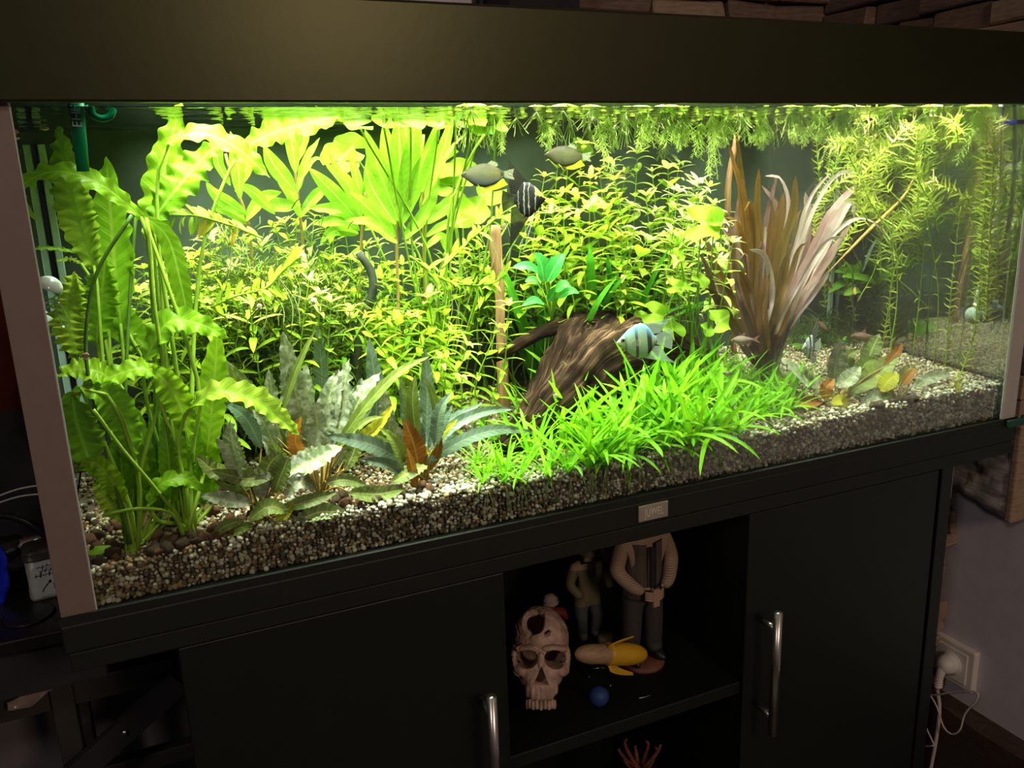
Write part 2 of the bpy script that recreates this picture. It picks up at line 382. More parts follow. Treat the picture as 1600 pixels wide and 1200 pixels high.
# ------------------------------------------------------------------ mesh builder
class MB:
    def __init__(s): s.v = []; s.f = []; s.uv = []; s.mi = []; s.flat = []
    def add(s, vs, fs, uvs=None, mi=0, flat=False):
        b = len(s.v); s.v.extend(vs)
        s.uv.extend(uvs if uvs else [(0.3, 0.5)] * len(vs))
        for f in fs:
            s.f.append(tuple(i + b for i in f)); s.mi.append(mi); s.flat.append(flat)
        return s
    def box(s, lo, hi, mi=0, rot=None, cen=None):
        x0, y0, z0 = lo; x1, y1, z1 = hi
        vs = [V(x0, y0, z0), V(x1, y0, z0), V(x1, y1, z0), V(x0, y1, z0), V(x0, y0, z1), V(x1, y0, z1), V(x1, y1, z1), V(x0, y1, z1)]
        if rot is not None:
            c = cen or (V(*lo) + V(*hi)) / 2
            vs = [c + rot @ (p - c) for p in vs]
        return s.add(vs, [(3, 2, 1, 0), (4, 5, 6, 7), (0, 1, 5, 4), (1, 2, 6, 5), (2, 3, 7, 6), (3, 0, 4, 7)], None, mi, True)
    def tube(s, path, rad, sides=6, mi=0, cap=True, squash=None):
        path = [Vector(p) for p in path]; n = len(path)
        vs, fs, uv = [], [], []
        ref = None
        for i, p in enumerate(path):
            t = (path[min(i + 1, n - 1)] - path[max(i - 1, 0)])
            t = t.normalized() if t.length > 1e-9 else V(0, 0, 1)
            if ref is None:
                ref = t.orthogonal().normalized()
            ref = (ref - t * ref.dot(t)); ref = ref.normalized() if ref.length > 1e-6 else t.orthogonal().normalized()
            b = t.cross(ref)
            r = rad(i / max(n - 1, 1)) if callable(rad) else rad
            for k in range(sides):
                a = 2 * PI * k / sides
                vs.append(p + ref * (math.cos(a) * r) + b * (math.sin(a) * r * (squash or 1)))
                uv.append((0.3, i / max(n - 1, 1)))
        for i in range(n - 1):
            for k in range(sides):
                k2 = (k + 1) % sides
                fs.append((i * sides + k, i * sides + k2, (i + 1) * sides + k2, (i + 1) * sides + k))
        if cap:
            fs.append(tuple(range(sides - 1, -1, -1))); fs.append(tuple((n - 1) * sides + k for k in range(sides)))
        return s.add(vs, fs, uv, mi)
    def lathe(s, prof, cen=(0, 0, 0), sides=20, axis='Z', mi=0, cap=True):
        c = V(*cen); vs = []; fs = []; n = len(prof)
        for (r, h) in prof:
            for k in range(sides):
                a = 2 * PI * k / sides
                p = V(r * math.cos(a), r * math.sin(a), h)
                if axis == 'X': p = V(p.z, p.x, p.y)
                if axis == 'Y': p = V(p.x, p.z, -p.y)
                vs.append(c + p)
        for i in range(n - 1):
            for k in range(sides):
                k2 = (k + 1) % sides
                fs.append((i * sides + k, i * sides + k2, (i + 1) * sides + k2, (i + 1) * sides + k))
        if cap:
            fs.append(tuple(range(sides - 1, -1, -1))); fs.append(tuple((n - 1) * sides + k for k in range(sides)))
        return s.add(vs, fs, None, mi)
    def ribbon(s, spine, width, nrm, nc=4, n=None, fold=0.15, ruf=0.0, rfreq=5.0, phase=0.0, ewave=0.0, twist=0.0, mi=0):
        """leaf blade swept along a spine; nrm = direction its face looks to"""
        if n: spine = crom(spine, n)
        spine = [Vector(p) for p in spine]; n = len(spine) - 1
        vs, uv, fs = [], [], []
        for i, p in enumerate(spine):
            t = i / n
            T = (spine[min(i + 1, n)] - spine[max(i - 1, 0)]).normalized()
            side = T.cross(nrm)
            side = side.normalized() if side.length > 1e-4 else T.orthogonal().normalized()
            NN = side.cross(T)
            if twist:
                q = Matrix.Rotation(twist * t, 3, T); side = q @ side; NN = q @ NN
            wv = width(t)
            for k in range(nc + 1):
                c = -1 + 2 * k / nc; ac = abs(c)
                ph = rfreq * 2 * PI * t + phase + (1.7 if c > 0 else 0)
                h = fold * ac * wv + ruf * (ac ** 2.2) * (math.sin(ph) + .45 * math.sin(ph * 1.73 + 1 + 2 * (c > 0))) * min(1, wv / (ruf + 1e-6))
                e = 1 + ewave * ac * math.sin(ph * 1.3 + 0.8)
                vs.append(p + side * (c * wv * e) + NN * h); uv.append((k / nc, t))
        for i in range(n):
            for k in range(nc):
                a = i * (nc + 1) + k
                fs.append((a, a + 1, a + nc + 2, a + nc + 1))
        return s.add(vs, fs, uv, mi)
    def mesh(s, name, mats, org=None, smooth=True):
        me = bpy.data.meshes.new(name)
        vs = s.v if org is None else [p - org for p in map(Vector, s.v)]
        me.from_pydata([tuple(p) for p in vs], [], s.f)
        for mt in (mats if isinstance(mats, (list, tuple)) else [mats]):
            me.materials.append(M[mt])
        uvl = me.uv_layers.new(name='UVMap')
        li = np.empty(len(me.loops), dtype=np.int32); me.loops.foreach_get('vertex_index', li)
        uvl.data.foreach_set('uv', np.array(s.uv, dtype=np.float32)[li].ravel())
        me.polygons.foreach_set('material_index', s.mi)
        me.polygons.foreach_set('use_smooth', [smooth and not f for f in s.flat])
        me.update()
        return me
    def build(s, name, mats, parent=None, org=None, smooth=True):
        return link(name, s.mesh(name, mats, org, smooth), parent)

def link(name, data, parent=None, loc=None):
    o = bpy.data.objects.new(name, data); COL.objects.link(o)
    if parent is not None: o.parent = parent
    if loc is not None: o.location = loc
    return o

def tag(o, label=None, cat=None, group=None, kind=None):
    if label: o['label'] = label
    if cat: o['category'] = cat
    if group: o['group'] = group
    if kind: o['kind'] = kind
    return o

def thing(name, loc, label, cat, group=None):
    o = link(name, None, None, loc); o.empty_display_size = 0.02
    return tag(o, label, cat, group)

def bevel(o, wdt=0.002, seg=2):
    md = o.modifiers.new('bevel', 'BEVEL'); md.width = wdt; md.segments = seg; md.limit_method = 'ANGLE'
    return o

def box_obj(name, lo, hi, mt, parent=None, bev=0.002, rot=None, org=None):
    b = MB(); b.box(lo, hi, rot=rot)
    c = org if org is not None else ((Vector(lo) + Vector(hi)) / 2 if parent is None else Vector((0, 0, 0)))
    o = b.build(name, mt, parent, Vector(c))
    if parent is None: o.location = c
    if bev: bevel(o, bev)
    return o

def text_mesh(s, size, mt, extrude=0.0004, align='CENTER'):
    cu = bpy.data.curves.new('lettering', 'FONT'); cu.body = s; cu.size = size; cu.extrude = extrude
    cu.align_x = align; cu.align_y = 'CENTER'
    t = bpy.data.objects.new('lettering', cu); COL.objects.link(t)
    dg = bpy.context.evaluated_depsgraph_get()
    me = bpy.data.meshes.new_from_object(t.evaluated_get(dg)); me.name = 'lettering'
    bpy.data.objects.remove(t, do_unlink=True); bpy.data.curves.remove(cu)
    me.materials.clear(); me.materials.append(M[mt])
    return me

def basis(x, z):
    """matrix with local X along x and local Z near z"""
    x = x.normalized(); y = z.cross(x); y = y.normalized() if y.length > 1e-5 else x.orthogonal().normalized()
    z = x.cross(y)
    return Matrix((x, y, z)).transposed().to_4x4()

# ================================================================== the room
FL = -0.80
def struct(name, lo, hi, mt):
    o = box_obj(name, lo, hi, mt, bev=0); o['kind'] = 'structure'; return o
struct('floor', (-2.2, -3.2, FL - 0.05), (1.4, 0.62, FL), 'floor_wood')
wb = struct('wall_back', (-2.2, 0.52, FL), (1.4, 0.62, 1.7), 'wall_dark')
wr = struct('wall_right', (1.33, -3.2, FL), (1.45, 0.52, 1.7), 'wall_plaster')
struct('wall_left', (-2.3, -3.2, FL), (-2.2, 0.62, 1.7), 'wall_dark')
struct('ceiling', (-2.2, -3.2, 1.7), (1.4, 0.62, 1.75), 'wall_plaster')

# rough baseboard beam along the right wall
p0 = atx(1490, 1112, 1.30); p1 = atx(1600, 1192, 1.30)
b = MB()
zb = (p0.z + p1.z) / 2
nseg = 16
vs = []; fs = []
for i in range(nseg + 1):
    y = 0.50 - i * (3.4 / nseg) * 0.35
    for (x, z) in ((1.33, FL), (1.30, FL), (1.30 + 0.004 * math.sin(i * 2.1), zb + 0.006 * math.sin(i * 1.7)), (1.33, zb + 0.01)):
        vs.append(V(x, y, z))
for i in range(nseg):
    for k in range(4):
        k2 = (k + 1) % 4
        fs.append((i * 4 + k, i * 4 + k2, (i + 1) * 4 + k2, (i + 1) * 4 + k))
b.add(vs, fs, flat=True)
o = b.build('baseboard_right', 'baseboard_wood'); o['kind'] = 'structure'

# split-wood cladding: single blocks fixed to the back wall and to the rear of the right wall
r = random.Random(3)
def clad_block(lo, hi, jit, parent, mt):
    b = MB()
    x0, y0, z0 = lo; x1, y1, z1 = hi
    j = lambda: r.uniform(-jit, jit)
    vs = [V(x0 + j(), y0 + j(), z0 + j()), V(x1 + j(), y0 + j(), z0 + j()), V(x1, y1, z0), V(x0, y1, z0),
          V(x0 + j(), y0 + j(), z1 + j()), V(x1 + j(), y0 + j(), z1 + j()), V(x1, y1, z1), V(x0, y1, z1)]
    b.add(vs, [(3, 2, 1, 0), (4, 5, 6, 7), (0, 1, 5, 4), (1, 2, 6, 5), (2, 3, 7, 6), (3, 0, 4, 7)], None, 0, True)
    c = (V(*lo) + V(*hi)) / 2 - parent.location
    o = b.build('wood_block', mt, parent, V(*((V(*lo) + V(*hi)) / 2)))
    o.location = c
    bevel(o, 0.003, 1)
    return o
z = 0.50
row = 0
while z < 0.80:
    h = r.uniform(0.03, 0.05); x = 0.78 + r.uniform(-0.05, 0.03)
    while x < 1.32:
        L = r.uniform(0.07, 0.17)
        dep = r.uniform(0.015, 0.055)
        clad_block((x, 0.52 - dep, z), (min(x + L, 1.325), 0.52, z + h - 0.003), 0.006, wb, r.choice(['wood_clad', 'wood_clad_dark', 'wood_clad_dark']))
        x += L + 0.003
    z += h
# blocks on the right wall, beside the cabinet and behind the beam end
z = -0.64
while z < 0.12:
    h = r.uniform(0.025, 0.045)
    y1 = 0.52
    while y1 > 0.19:
        L = r.uniform(0.06, 0.12)
        dep = r.uniform(0.015, 0.04)
        clad_block((1.33 - dep, max(y1 - L, 0.17 + r.uniform(-.02, .02)), z), (1.33, y1, z + h - 0.003), 0.004, wr, r.choice(['wood_clad', 'wood_clad_dark', 'wood_end']))
        y1 -= L + 0.003
    z += h
z = 0.47
while z < 0.80:
    h = r.uniform(0.03, 0.05); y1 = 0.50
    while y1 > -0.35:
        L = r.uniform(0.07, 0.16); dep = r.uniform(0.015, 0.05)
        clad_block((1.33 - dep, y1 - L, z), (1.33, y1, z + h - 0.003), 0.006, wr, r.choice(['wood_clad', 'wood_clad_dark', 'wood_clad_dark']))
        y1 -= L + 0.003
    z += h
# pieces higher up at the wall just outside the right pane
for (z0, z1, mt) in ((0.045, 0.075, 'wood_clad_dark'), (0.01, 0.043, 'wood_clad'), (-0.045, 0.007, 'wood_end')):
    clad_block((1.275, 0.03, z0), (1.33, 0.16, z1), 0.004, wr, mt)

# bark-covered beam end on the right wall
q0 = atx(1478, 700, 1.27); q1 = atx(1578, 790, 1.27)
bk = thing('bark_beam', V(1.30, 0.08, -0.13), 'dark bark covered beam end with sawn brown edge on the right wall', 'beam')
b = MB()
ny, nz = 18, 12
ya, yb = 0.165, 0.035
za, zb2 = -0.165, -0.030
vs, fs = [], []
for i in range(ny + 1):
    for k in range(nz + 1):
        y = ya + (yb - ya) * i / ny; zz = za + (zb2 - za) * k / nz
        sag = 0.03 * (i / ny - 0.3) * (1 - k / nz)
        n_ = noise.noise(V(y * 60, zz * 90, 2)) * 0.006 + noise.noise(V(y * 25, zz * 160, 5)) * 0.004
        vs.append(V(1.275 + n_, y, zz - sag))
base = len(vs)
for i in range(ny + 1):
    for k in (0, nz):
        v0 = vs[i * (nz + 1) + k]; vs.append(V(1.33, v0.y, v0.z))
for i in range(ny):
    for k in range(nz):
        a = i * (nz + 1) + k
        fs.append((a, a + nz + 1, a + nz + 2, a + 1))
    fs.append((i * (nz + 1), base + 2 * i, base + 2 * i + 2, (i + 1) * (nz + 1)))
    fs.append((i * (nz + 1) + nz, (i + 1) * (nz + 1) + nz, base + 2 * i + 3, base + 2 * i + 1))
b.add(vs, fs); b.build('bark_face', 'bark', bk, bk.location)
b = MB(); b.box((1.272, 0.026, -0.188), (1.329, 0.038, -0.030)); o = b.build('sawn_end', 'wood_clad', bk, bk.location); bevel(o, 0.003)

# ---- wall socket with plug, on the right wall
s0 = atx(1448, 978, 1.322); s1 = atx(1527, 1023, 1.322)
sy0, sy1 = 0.185, 0.088
szt = -0.462; szb = -0.540
so = thing('wall_socket', V(1.33, (sy0 + sy1) / 2, szb), 'white double wall socket plate on the lilac wall right of the cabinet', 'socket')
box_obj('plate', (1.316, sy1, szb), (1.33, sy0 + 0.06, szt), 'white_plastic', so, 0.003, org=so.location)
box_obj('socket_frame', (1.3135, sy1 + 0.012, szb + 0.010), (1.317, sy1 + 0.075, szt - 0.010), 'white_plastic', so, 0.0015, org=so.location)
b = MB(); b.lathe([(0.0215, 0), (0.0215, 0.0035), (0.0185, 0.0035), (0.0175, 0.0005)], (1.3105, sy1 + 0.042, (szt + szb) / 2), 24, 'X')
b.build('socket_ring', 'white_plastic', so, so.location)
pc = V(1.302, sy1 + 0.042, (szt + szb) / 2)
pl = thing('power_plug', pc, 'white mains plug pushed into the wall socket, thick cord hanging down', 'plug')
b = MB(); b.lathe([(0.017, 0.012), (0.018, 0.006), (0.016, -0.006), (0.009, -0.014), (0.004, -0.016)], pc, 18, 'X'); b.build('plug_body', 'white_plastic', pl, pc)
b = MB(); b.tube(crom([pc + V(-0.008, 0, -0.004), pc + V(-0.014, 0, -0.02), pc + V(-0.015, 0.001, -0.045)], 8), lambda t: 0.0085 - 0.004 * t, 10); b.build('cord_grip', 'white_plastic', pl, pc)
for k in range(4):
    b = MB(); c = pc + V(-0.0145, 0.0005, -0.024 - k * 0.005); b.lathe([(0.006, -0.0012), (0.0078, 0), (0.006, 0.0012)], c, 12); b.build('grip_ring', 'white_plastic', pl, pc)
b = MB(); b.tube(crom([pc + V(-0.015, 0.001, -0.045), atx(1468, 1110, 1.288), atx(1462, 1160, 1.285), atx(1452, 1215, 1.28), V(1.25, 0.1, -0.79)], 24), 0.0032, 8)
b.build('cord', 'white_cable', pl, pc)
# thin white lead looping over the plug
wl = [(1466, 828), (1473, 862), (1464, 900), (1466, 945), (1452, 995), (1447, 1012), (1455, 1035), (1450, 1072), (1446, 1082), (1462, 1086), (1495, 1080),
      (1526, 1082), (1526, 1094), (1508, 1115), (1500, 1140), (1487, 1147), (1474, 1135), (1464, 1105), (1450, 1083), (1441, 1090), (1443, 1125), (1460, 1165)]
pts = [atx(x, y, 1.28) for x, y in wl]
wo = thing('white_lead', pts[0], 'thin white cable looped in a knot in front of the wall socket', 'cable')
b = MB(); b.tube(crom(pts, 110), 0.0016, 6); b.build('cable', 'white_cable', wo, pts[0])
pts = [atx(x, y, 1.27) for x, y in ((1459, 1165), (1440, 1168), (1430, 1185), (1425, 1215))]
wo = thing('white_lead', pts[0], 'short white cable end curling down at the bottom right edge of the cabinet', 'cable')
b = MB(); b.tube(crom(pts, 20), 0.0016, 6); b.build('cable', 'white_cable', wo, pts[0])
# cable above the hood
pts = [at(1474, 52, 0.44), at(1480, 20, 0.44), at(1492, -12, 0.44), at(1500, -60, 0.44)]
wo = thing('white_lead', pts[0], 'white cable running up the wood cladding above the hood', 'cable')
b = MB(); b.tube(crom(pts, 16), 0.0028, 6); b.build('cable', 'white_cable', wo, pts[0])
# dark speaker-like box and pale panel on the wall above the hood
o = box_obj('wall_box', (0.62, 0.40, 0.52), (0.735, 0.50, 0.72), 'black_fabric', bev=0.004)
tag(o, 'black box standing behind the hood, left of the wood cladding', 'box')
o = box_obj('wall_panel', (0.44, 0.49, 0.50), (0.60, 0.52, 0.80), 'wall_plaster', bev=0.002); o.name = 'trim_1'; o['kind'] = 'structure'

# ================================================================== the aquarium
tk = thing('aquarium', V(W / 2, D / 2, 0), 'long glass aquarium with brown corner strips, planted and lit from above', 'aquarium')
T0 = tk.location
box_obj('front_pane', (0.0, 0.0, 0.0), (W, 0.006, 0.47), 'glass', tk, 0, org=T0)
box_obj('side_pane', (0.0, 0.006, 0.0), (0.006, D, 0.47), 'side_glass', tk, 0, org=T0)
box_obj('side_pane', (W - 0.006, 0.006, 0.0), (W, D, 0.47), 'side_glass', tk, 0, org=T0)
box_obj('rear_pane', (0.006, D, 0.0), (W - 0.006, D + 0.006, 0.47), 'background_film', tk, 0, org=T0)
box_obj('base_pane', (0.0, 0.0, -0.006), (W, D + 0.006, 0.0), 'frame_black', tk, 0, org=T0)
box_obj('corner_strip', (-0.002, -0.0025, 0.0), (0.0255, -0.0002, 0.45), 'strip_brown', tk, 0.0006, org=T0)
box_obj('corner_strip', (W - 0.0255, -0.0025, 0.0), (W + 0.002, -0.0002, 0.45), 'strip_lit', tk, 0.0006, org=T0)
for x in (0.013, W - 0.013):      # pale silicone seams in the two rear corners
    o = box_obj('rear_seam', (x - 0.004, D - 0.006, 0.02), (x + 0.004, D - 0.0005, 0.412), 'seal_clear', tk, 0.001, org=T0)
box_obj('front_seam', (0.0255, -0.0006, 0.0), (0.0265, 0.0006, 0.45), 'seal_white', tk, 0, org=T0)
box_obj('front_seam', (W - 0.0265, -0.0006, 0.0), (W - 0.0255, 0.0006, 0.45), 'seal_white', tk, 0, org=T0)
fr = box_obj('bottom_frame', (-0.004, -0.0045, -0.034), (W + 0.004, D + 0.012, -0.0065), 'frame_black', tk, 0.002, org=T0)
box_obj('frame_lip', (-0.004, -0.0045, -0.0065), (W + 0.004, -0.0005, 0.0015), 'frame_black', tk, 0, org=T0)
box_obj('lower_frame', (-0.001, -0.003, -0.053), (W + 0.001, D + 0.01, -0.0345), 'frame_black', tk, 0.001, org=T0)
# maker's badge on the frame
bl_, br_ = at(998, 803, -0.007), at(1044, 791, -0.007)
bd = MB(); bd.box((bl_.x, -0.0075, -0.029), (br_.x, -0.0046, -0.0095))
bo = bd.build('badge', 'badge_metal', tk, T0); bevel(bo, 0.001)
bo['label'] = 'small brushed metal name badge with raised lettering'
tm = text_mesh('JUWEL', 0.0135, 'badge_text', 0.0005)
t = link('lettering', tm, bo)
t.matrix_local = Matrix.Translation(V((bl_.x + br_.x) / 2, -0.0079, -0.0193) - T0) @ Matrix.Rotation(PI / 2, 4, 'X') @ Matrix.Diagonal((0.62, 1.0, 1, 1))
# green clip at the right end of the frame
gc = thing('frame_clip', V(W + 0.01, 0.0, -0.012), 'small dark green clip at the lower right corner of the aquarium', 'clip')
b = MB(); b.box((W - 0.022, -0.012, -0.010), (W + 0.022, -0.0065, 0.001)); o = b.build('clip_arm', 'dark_green_plastic', gc, gc.location); bevel(o, 0.002)
b = MB(); b.box((W + 0.022, -0.014, -0.013), (W + 0.034, 0.004, 0.000)); o = b.build('clip_end', 'dark_green_plastic', gc, gc.location); bevel(o, 0.002)

# water: the surface just under the hood
b = MB(); b.box((0.0062, 0.0062, WATER - 0.0006), (W - 0.0062, D - 0.0002, WATER))
o = b.build('water_surface', 'water_top', None, V(W / 2, D / 2, WATER)); o.location = (W / 2, D / 2, WATER)
tag(o, 'clear rippled water surface just under the hood', 'water')

# hood
hd = thing('aquarium_hood', V(W / 2, D / 2, 0.43), 'long matt black hood lying on top of the aquarium', 'hood')
H0 = hd.location
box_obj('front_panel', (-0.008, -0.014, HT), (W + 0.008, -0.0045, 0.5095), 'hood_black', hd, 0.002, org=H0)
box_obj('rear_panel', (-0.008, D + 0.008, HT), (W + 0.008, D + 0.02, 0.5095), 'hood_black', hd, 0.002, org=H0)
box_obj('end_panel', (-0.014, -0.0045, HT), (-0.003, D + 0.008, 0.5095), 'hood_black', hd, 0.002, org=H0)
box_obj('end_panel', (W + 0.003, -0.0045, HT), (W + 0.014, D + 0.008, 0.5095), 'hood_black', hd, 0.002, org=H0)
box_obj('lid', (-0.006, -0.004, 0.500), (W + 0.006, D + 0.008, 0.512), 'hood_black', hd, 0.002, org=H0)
M['hood_black'].node_tree.nodes['Principled BSDF'].inputs['Specular Tint'].default_value = (0.95, 1.0, 0.55, 1)  # olive tint puts the tank's green glow into the hood's sheen
emit_mat('led', (1.0, 0.98, 0.86), 4.0)
for i, (y, lb) in enumerate(((0.095, 'front light bar under the hood, nearer the front glass'), (0.245, 'rear light bar under the hood, nearer the dark back'))):
    lbr = thing('light_bar', V(0.65, y, 0.474), lb, 'light', 'light bars in the hood')
    b = MB(); b.box((0.105, y - 0.064, 0.4775), (1.16, y + 0.064, 0.492)); o = b.build('housing', 'white_plastic', lbr, lbr.location); bevel(o, 0.003)
    b = MB(); b.box((0.115, y - 0.058, 0.4735), (1.15, y + 0.058, 0.4774)); b.build('diffuser', 'led', lbr, lbr.location)
    box_obj('bracket', (-0.002, y - 0.008, 0.479), (0.105, y + 0.008, 0.488), 'white_plastic', lbr, 0.001, org=lbr.location)
    box_obj('bracket', (1.16, y - 0.008, 0.479), (W + 0.002, y + 0.008, 0.488), 'white_plastic', lbr, 0.001, org=lbr.location)

# ================================================================== the cabinet
CX0, CX1, CT = 0.085, 1.100, -0.0535
XL, XR = 0.4145, 0.7445          # the open compartment
SH = -0.292                       # its shelf
cb = thing('aquarium_cabinet', V((CX0 + CX1) / 2, 0.17, FL), 'black cabinet under the aquarium, two doors and an open shelf between them', 'cabinet')
C0 = cb.location
def cbox(name, lo, hi, mt='black_laminate', bev=0.0012, parent=cb):
    return box_obj(name, lo, hi, mt, parent, bev, org=C0)
cbox('side_panel', (CX0, 0.018, FL), (CX0 + 0.018, D, CT))
cbox('side_panel', (CX1 - 0.0225, 0.0, FL), (CX1, D, CT))
cbox('edge_band', (CX1 - 0.0005, 0.002, CT - 0.050), (CX1 + 0.0022, 0.007, CT - 0.001), 'white_plastic', 0)
cbox('divider', (XL - 0.018, 0.018, FL + 0.05), (XL, D - 0.02, CT))
cbox('divider', (XR, 0.018, FL + 0.05), (XR + 0.018, D - 0.02, CT))
cbox('back_panel', (CX0 + 0.018, D - 0.018, FL + 0.05), (CX1 - 0.018, D - 0.006, CT))
cbox('bottom_panel', (CX0 + 0.018, 0.0, FL + 0.05), (CX1 - 0.018, D - 0.02, FL + 0.07))
cbox('plinth', (CX0 + 0.018, 0.02, FL), (CX1 - 0.018, 0.035, FL + 0.05))
cbox('shelf', (XL, 0.006, SH - 0.018), (XR, D - 0.02, SH))
def door(x0, x1, hx, zt, zbm):
    d = cbox('door', (x0, 0.0, FL + 0.055), (x1, 0.0175, CT - 0.0015))
    b = MB(); b.tube([V(hx, -0.034, zbm), V(hx, -0.034, zt)], 0.0058, 16)
    h = b.build('handle', 'steel', d, C0); h['label'] = 'brushed steel bar handle'
    for zz in (zt - 0.025, zbm + 0.025):
        b.v = []; b = MB(); b.tube([V(hx, 0.0, zz), V(hx, -0.032, zz)], 0.0042, 12); b.build('handle_mount', 'steel', d, C0)
    return d
hl = at(768, 1088, -0.034); hr = at(1214, 957, -0.034); hr2 = at(1208, 1147, -0.034)
door(CX0 + 0.001, XL, hl.x, hl.z, hl.z - 0.19)
door(XR, CX1 - 0.029, (hr.x + hr2.x) / 2, hr.z, hr2.z)

# ================================================================== substrate
nx, ny = 60, 16
b = MB(); vs = []; fs = []
for j in range(ny + 1):
    for i in range(nx + 1):
        x = 0.007 + (W - 0.014) * i / nx; y = 0.0135 + (D - 0.014) * j / ny
        vs.append(V(x, y, zs(x, y) - 0.002))
nb = len(vs)
for i in range(nx + 1):
    vs.append(V(0.007 + (W - 0.014) * i / nx, 0.0135, 0.0005))
for j in range(ny):
    for i in range(nx):
        a = j * (nx + 1) + i; fs.append((a, a + 1, a + nx + 2, a + nx + 1))
for i in range(nx): fs.append((nb + i, nb + i + 1, i + 1, i))
b.add(vs, fs)
simple('substrate', (0.12, 0.09, 0.06), 0.9, var=0.3, scale=160, bump=0.8)
gb = b.build('gravel', 'substrate')
tag(gb, 'bed of mixed white, grey and brown gravel across the aquarium floor', 'gravel', kind='stuff')

bm = bmesh.new(); bmesh.ops.create_icosphere(bm, subdivisions=1, radius=1.0)
ICO_V = np.array([v.co[:] for v in bm.verts], dtype=np.float32); ICO_F = np.array([[v.index for v in f.verts] for f in bm.faces], dtype=np.int32); bm.free()
ng = np.random.RandomState(5)
def pebble_cloud(name, P, rad, mt, parent):
    """one object of many small stones"""
    n = len(P); k = len(ICO_V)
    sc = rad[:, None] * ng.uniform(0.72, 1.25, (n, 3))
    ang = ng.uniform(0, 2 * PI, (n, 2))
    vv = ICO_V[None] * (1 + ng.uniform(-0.16, 0.16, (n, k, 1)))
    vv = vv * sc[:, None, :]
    ca, sa = np.cos(ang[:, 0])[:, None], np.sin(ang[:, 0])[:, None]
    x = vv[..., 0] * ca - vv[..., 1] * sa; y = vv[..., 0] * sa + vv[..., 1] * ca
    cb_, sb_ = np.cos(ang[:, 1])[:, None] , np.sin(ang[:, 1])[:, None]
    z = vv[..., 2] * cb_ - x * sb_; x = vv[..., 2] * sb_ + x * cb_
    vv = np.stack([x, y, z], -1) + P[:, None, :]
    ff = ICO_F[None] + (np.arange(n) * k)[:, None, None]
    me = bpy.data.meshes.new(name)
    me.vertices.add(n * k); me.vertices.foreach_set('co', vv.astype(np.float32).ravel())
    nf = n * len(ICO_F)
    me.loops.add(nf * 3); me.loops.foreach_set('vertex_index', ff.astype(np.int32).ravel())
    me.polygons.add(nf); me.polygons.foreach_set('loop_start', np.arange(0, nf * 3, 3, dtype=np.int32))
    me.polygons.foreach_set('use_smooth', np.ones(nf, dtype=bool))
    me.materials.append(M[mt]); me.update(calc_edges=True); me.validate()
    return tag(link(name, me, parent), kind='stuff')
zsv = np.vectorize(zs)
# against the front glass
st = 0.0043
gx, gz = np.meshgrid(np.arange(0.009, W - 0.008, st), np.arange(0.002, 0.05, st * 0.82))
gx = gx.ravel() + ng.uniform(-.0014, .0014, gx.size); gz = gz.ravel() + ng.uniform(-.0012, .0012, gz.size)
keep = gz < zsv(gx, 0.01)
P = np.stack([gx, 0.0092 + ng.uniform(0, 0.003, gx.size), gz], -1)[keep]
fw = (ng.uniform(0, 1, len(P)) < np.interp(P[:, 0], [0, .12, .22, 1.2], [.7, .5, .12, .12]))
pebble_cloud('front_stones', P[~fw], ng.uniform(0.0016, 0.0030, (~fw).sum()), 'gravel', gb)
pebble_cloud('brown_stones', P[fw], ng.uniform(0.0018, 0.0036, fw.sum()), 'gravel_warm', gb)
# the top, dense near the glass and on the open right side
gx, gy = np.meshgrid(np.arange(0.010, W - 0.010, 0.0040), np.arange(0.011, D - 0.006, 0.0044))
gx = gx.ravel() + ng.uniform(-.0018, .0018, gx.size); gy = gy.ravel() + ng.uniform(-.0018, .0018, gy.size)
keep = (gy < 0.13) | (gx > 0.80) | (ng.uniform(0, 1, gx.size) < 0.25)
gx, gy = gx[keep], gy[keep]
warm = ((gx < 0.17) & (ng.uniform(0, 1, gx.size) < 0.75)) | ((gy > 0.035) & (ng.uniform(0, 1, gx.size) < 0.6))
for sel, mt, nm in ((~warm, 'gravel', 'top_stones'), (warm, 'gravel_warm', 'warm_stones')):
    X, Y = gx[sel], gy[sel]
    P = np.stack([X, Y, zsv(X, Y) + ng.uniform(-.001, .0012, X.size)], -1)
    pebble_cloud(nm, P, ng.uniform(0.0015, 0.0030, len(P)), mt, gb)

# larger single stones
def stone_mesh(seed, mt, rough=0.35):
    bm = bmesh.new(); bmesh.ops.create_icosphere(bm, subdivisions=2, radius=1.0)
    for v in bm.verts:
        v.co *= 1 + rough * noise.noise(v.co * 1.7 + V(seed * 7.1, 0, 0)) + rough * 0.5 * noise.noise(v.co * 4 + V(0, seed * 3.3, 0))
    for f in bm.faces: f.smooth = True
    me = bpy.data.meshes.new('stone'); bm.to_mesh(me); bm.free(); me.materials.append(M[mt]); return me
LAVA = [stone_mesh(i, 'lava' if i % 2 else 'lava_dark', 0.55) for i in range(6)]
PEB = [stone_mesh(20 + i, 'pebble_white' if i % 3 else 'pebble_grey', 0.15) for i in range(6)]
r = random.Random(11)
def put_stone(me, x, y, s, label, cat, group, name):
    o = link(name, me, None, (x, y, zs(x, y) + s * 0.45))
    o.rotation_euler = (r.uniform(0, 6), r.uniform(0, 6), r.uniform(0, 6)); o.scale = (s * r.uniform(.8, 1.3), s * r.uniform(.8, 1.2), s * r.uniform(.6, .9))
    tag(o, label, cat, group)
for i in range(150):
    if i < 110: x, y = r.uniform(0.012, 0.16), 0.014 + 0.11 * r.random() ** 1.5
    else: x, y = r.uniform(0.16, 0.36), r.uniform(0.018, 0.05)
    put_stone(LAVA[i % 6], x, y, r.uniform(0.0035, 0.0075), 'brown lava granule on the gravel at the left front', 'stone', 'brown lava granules at the left front', 'lava_stone')
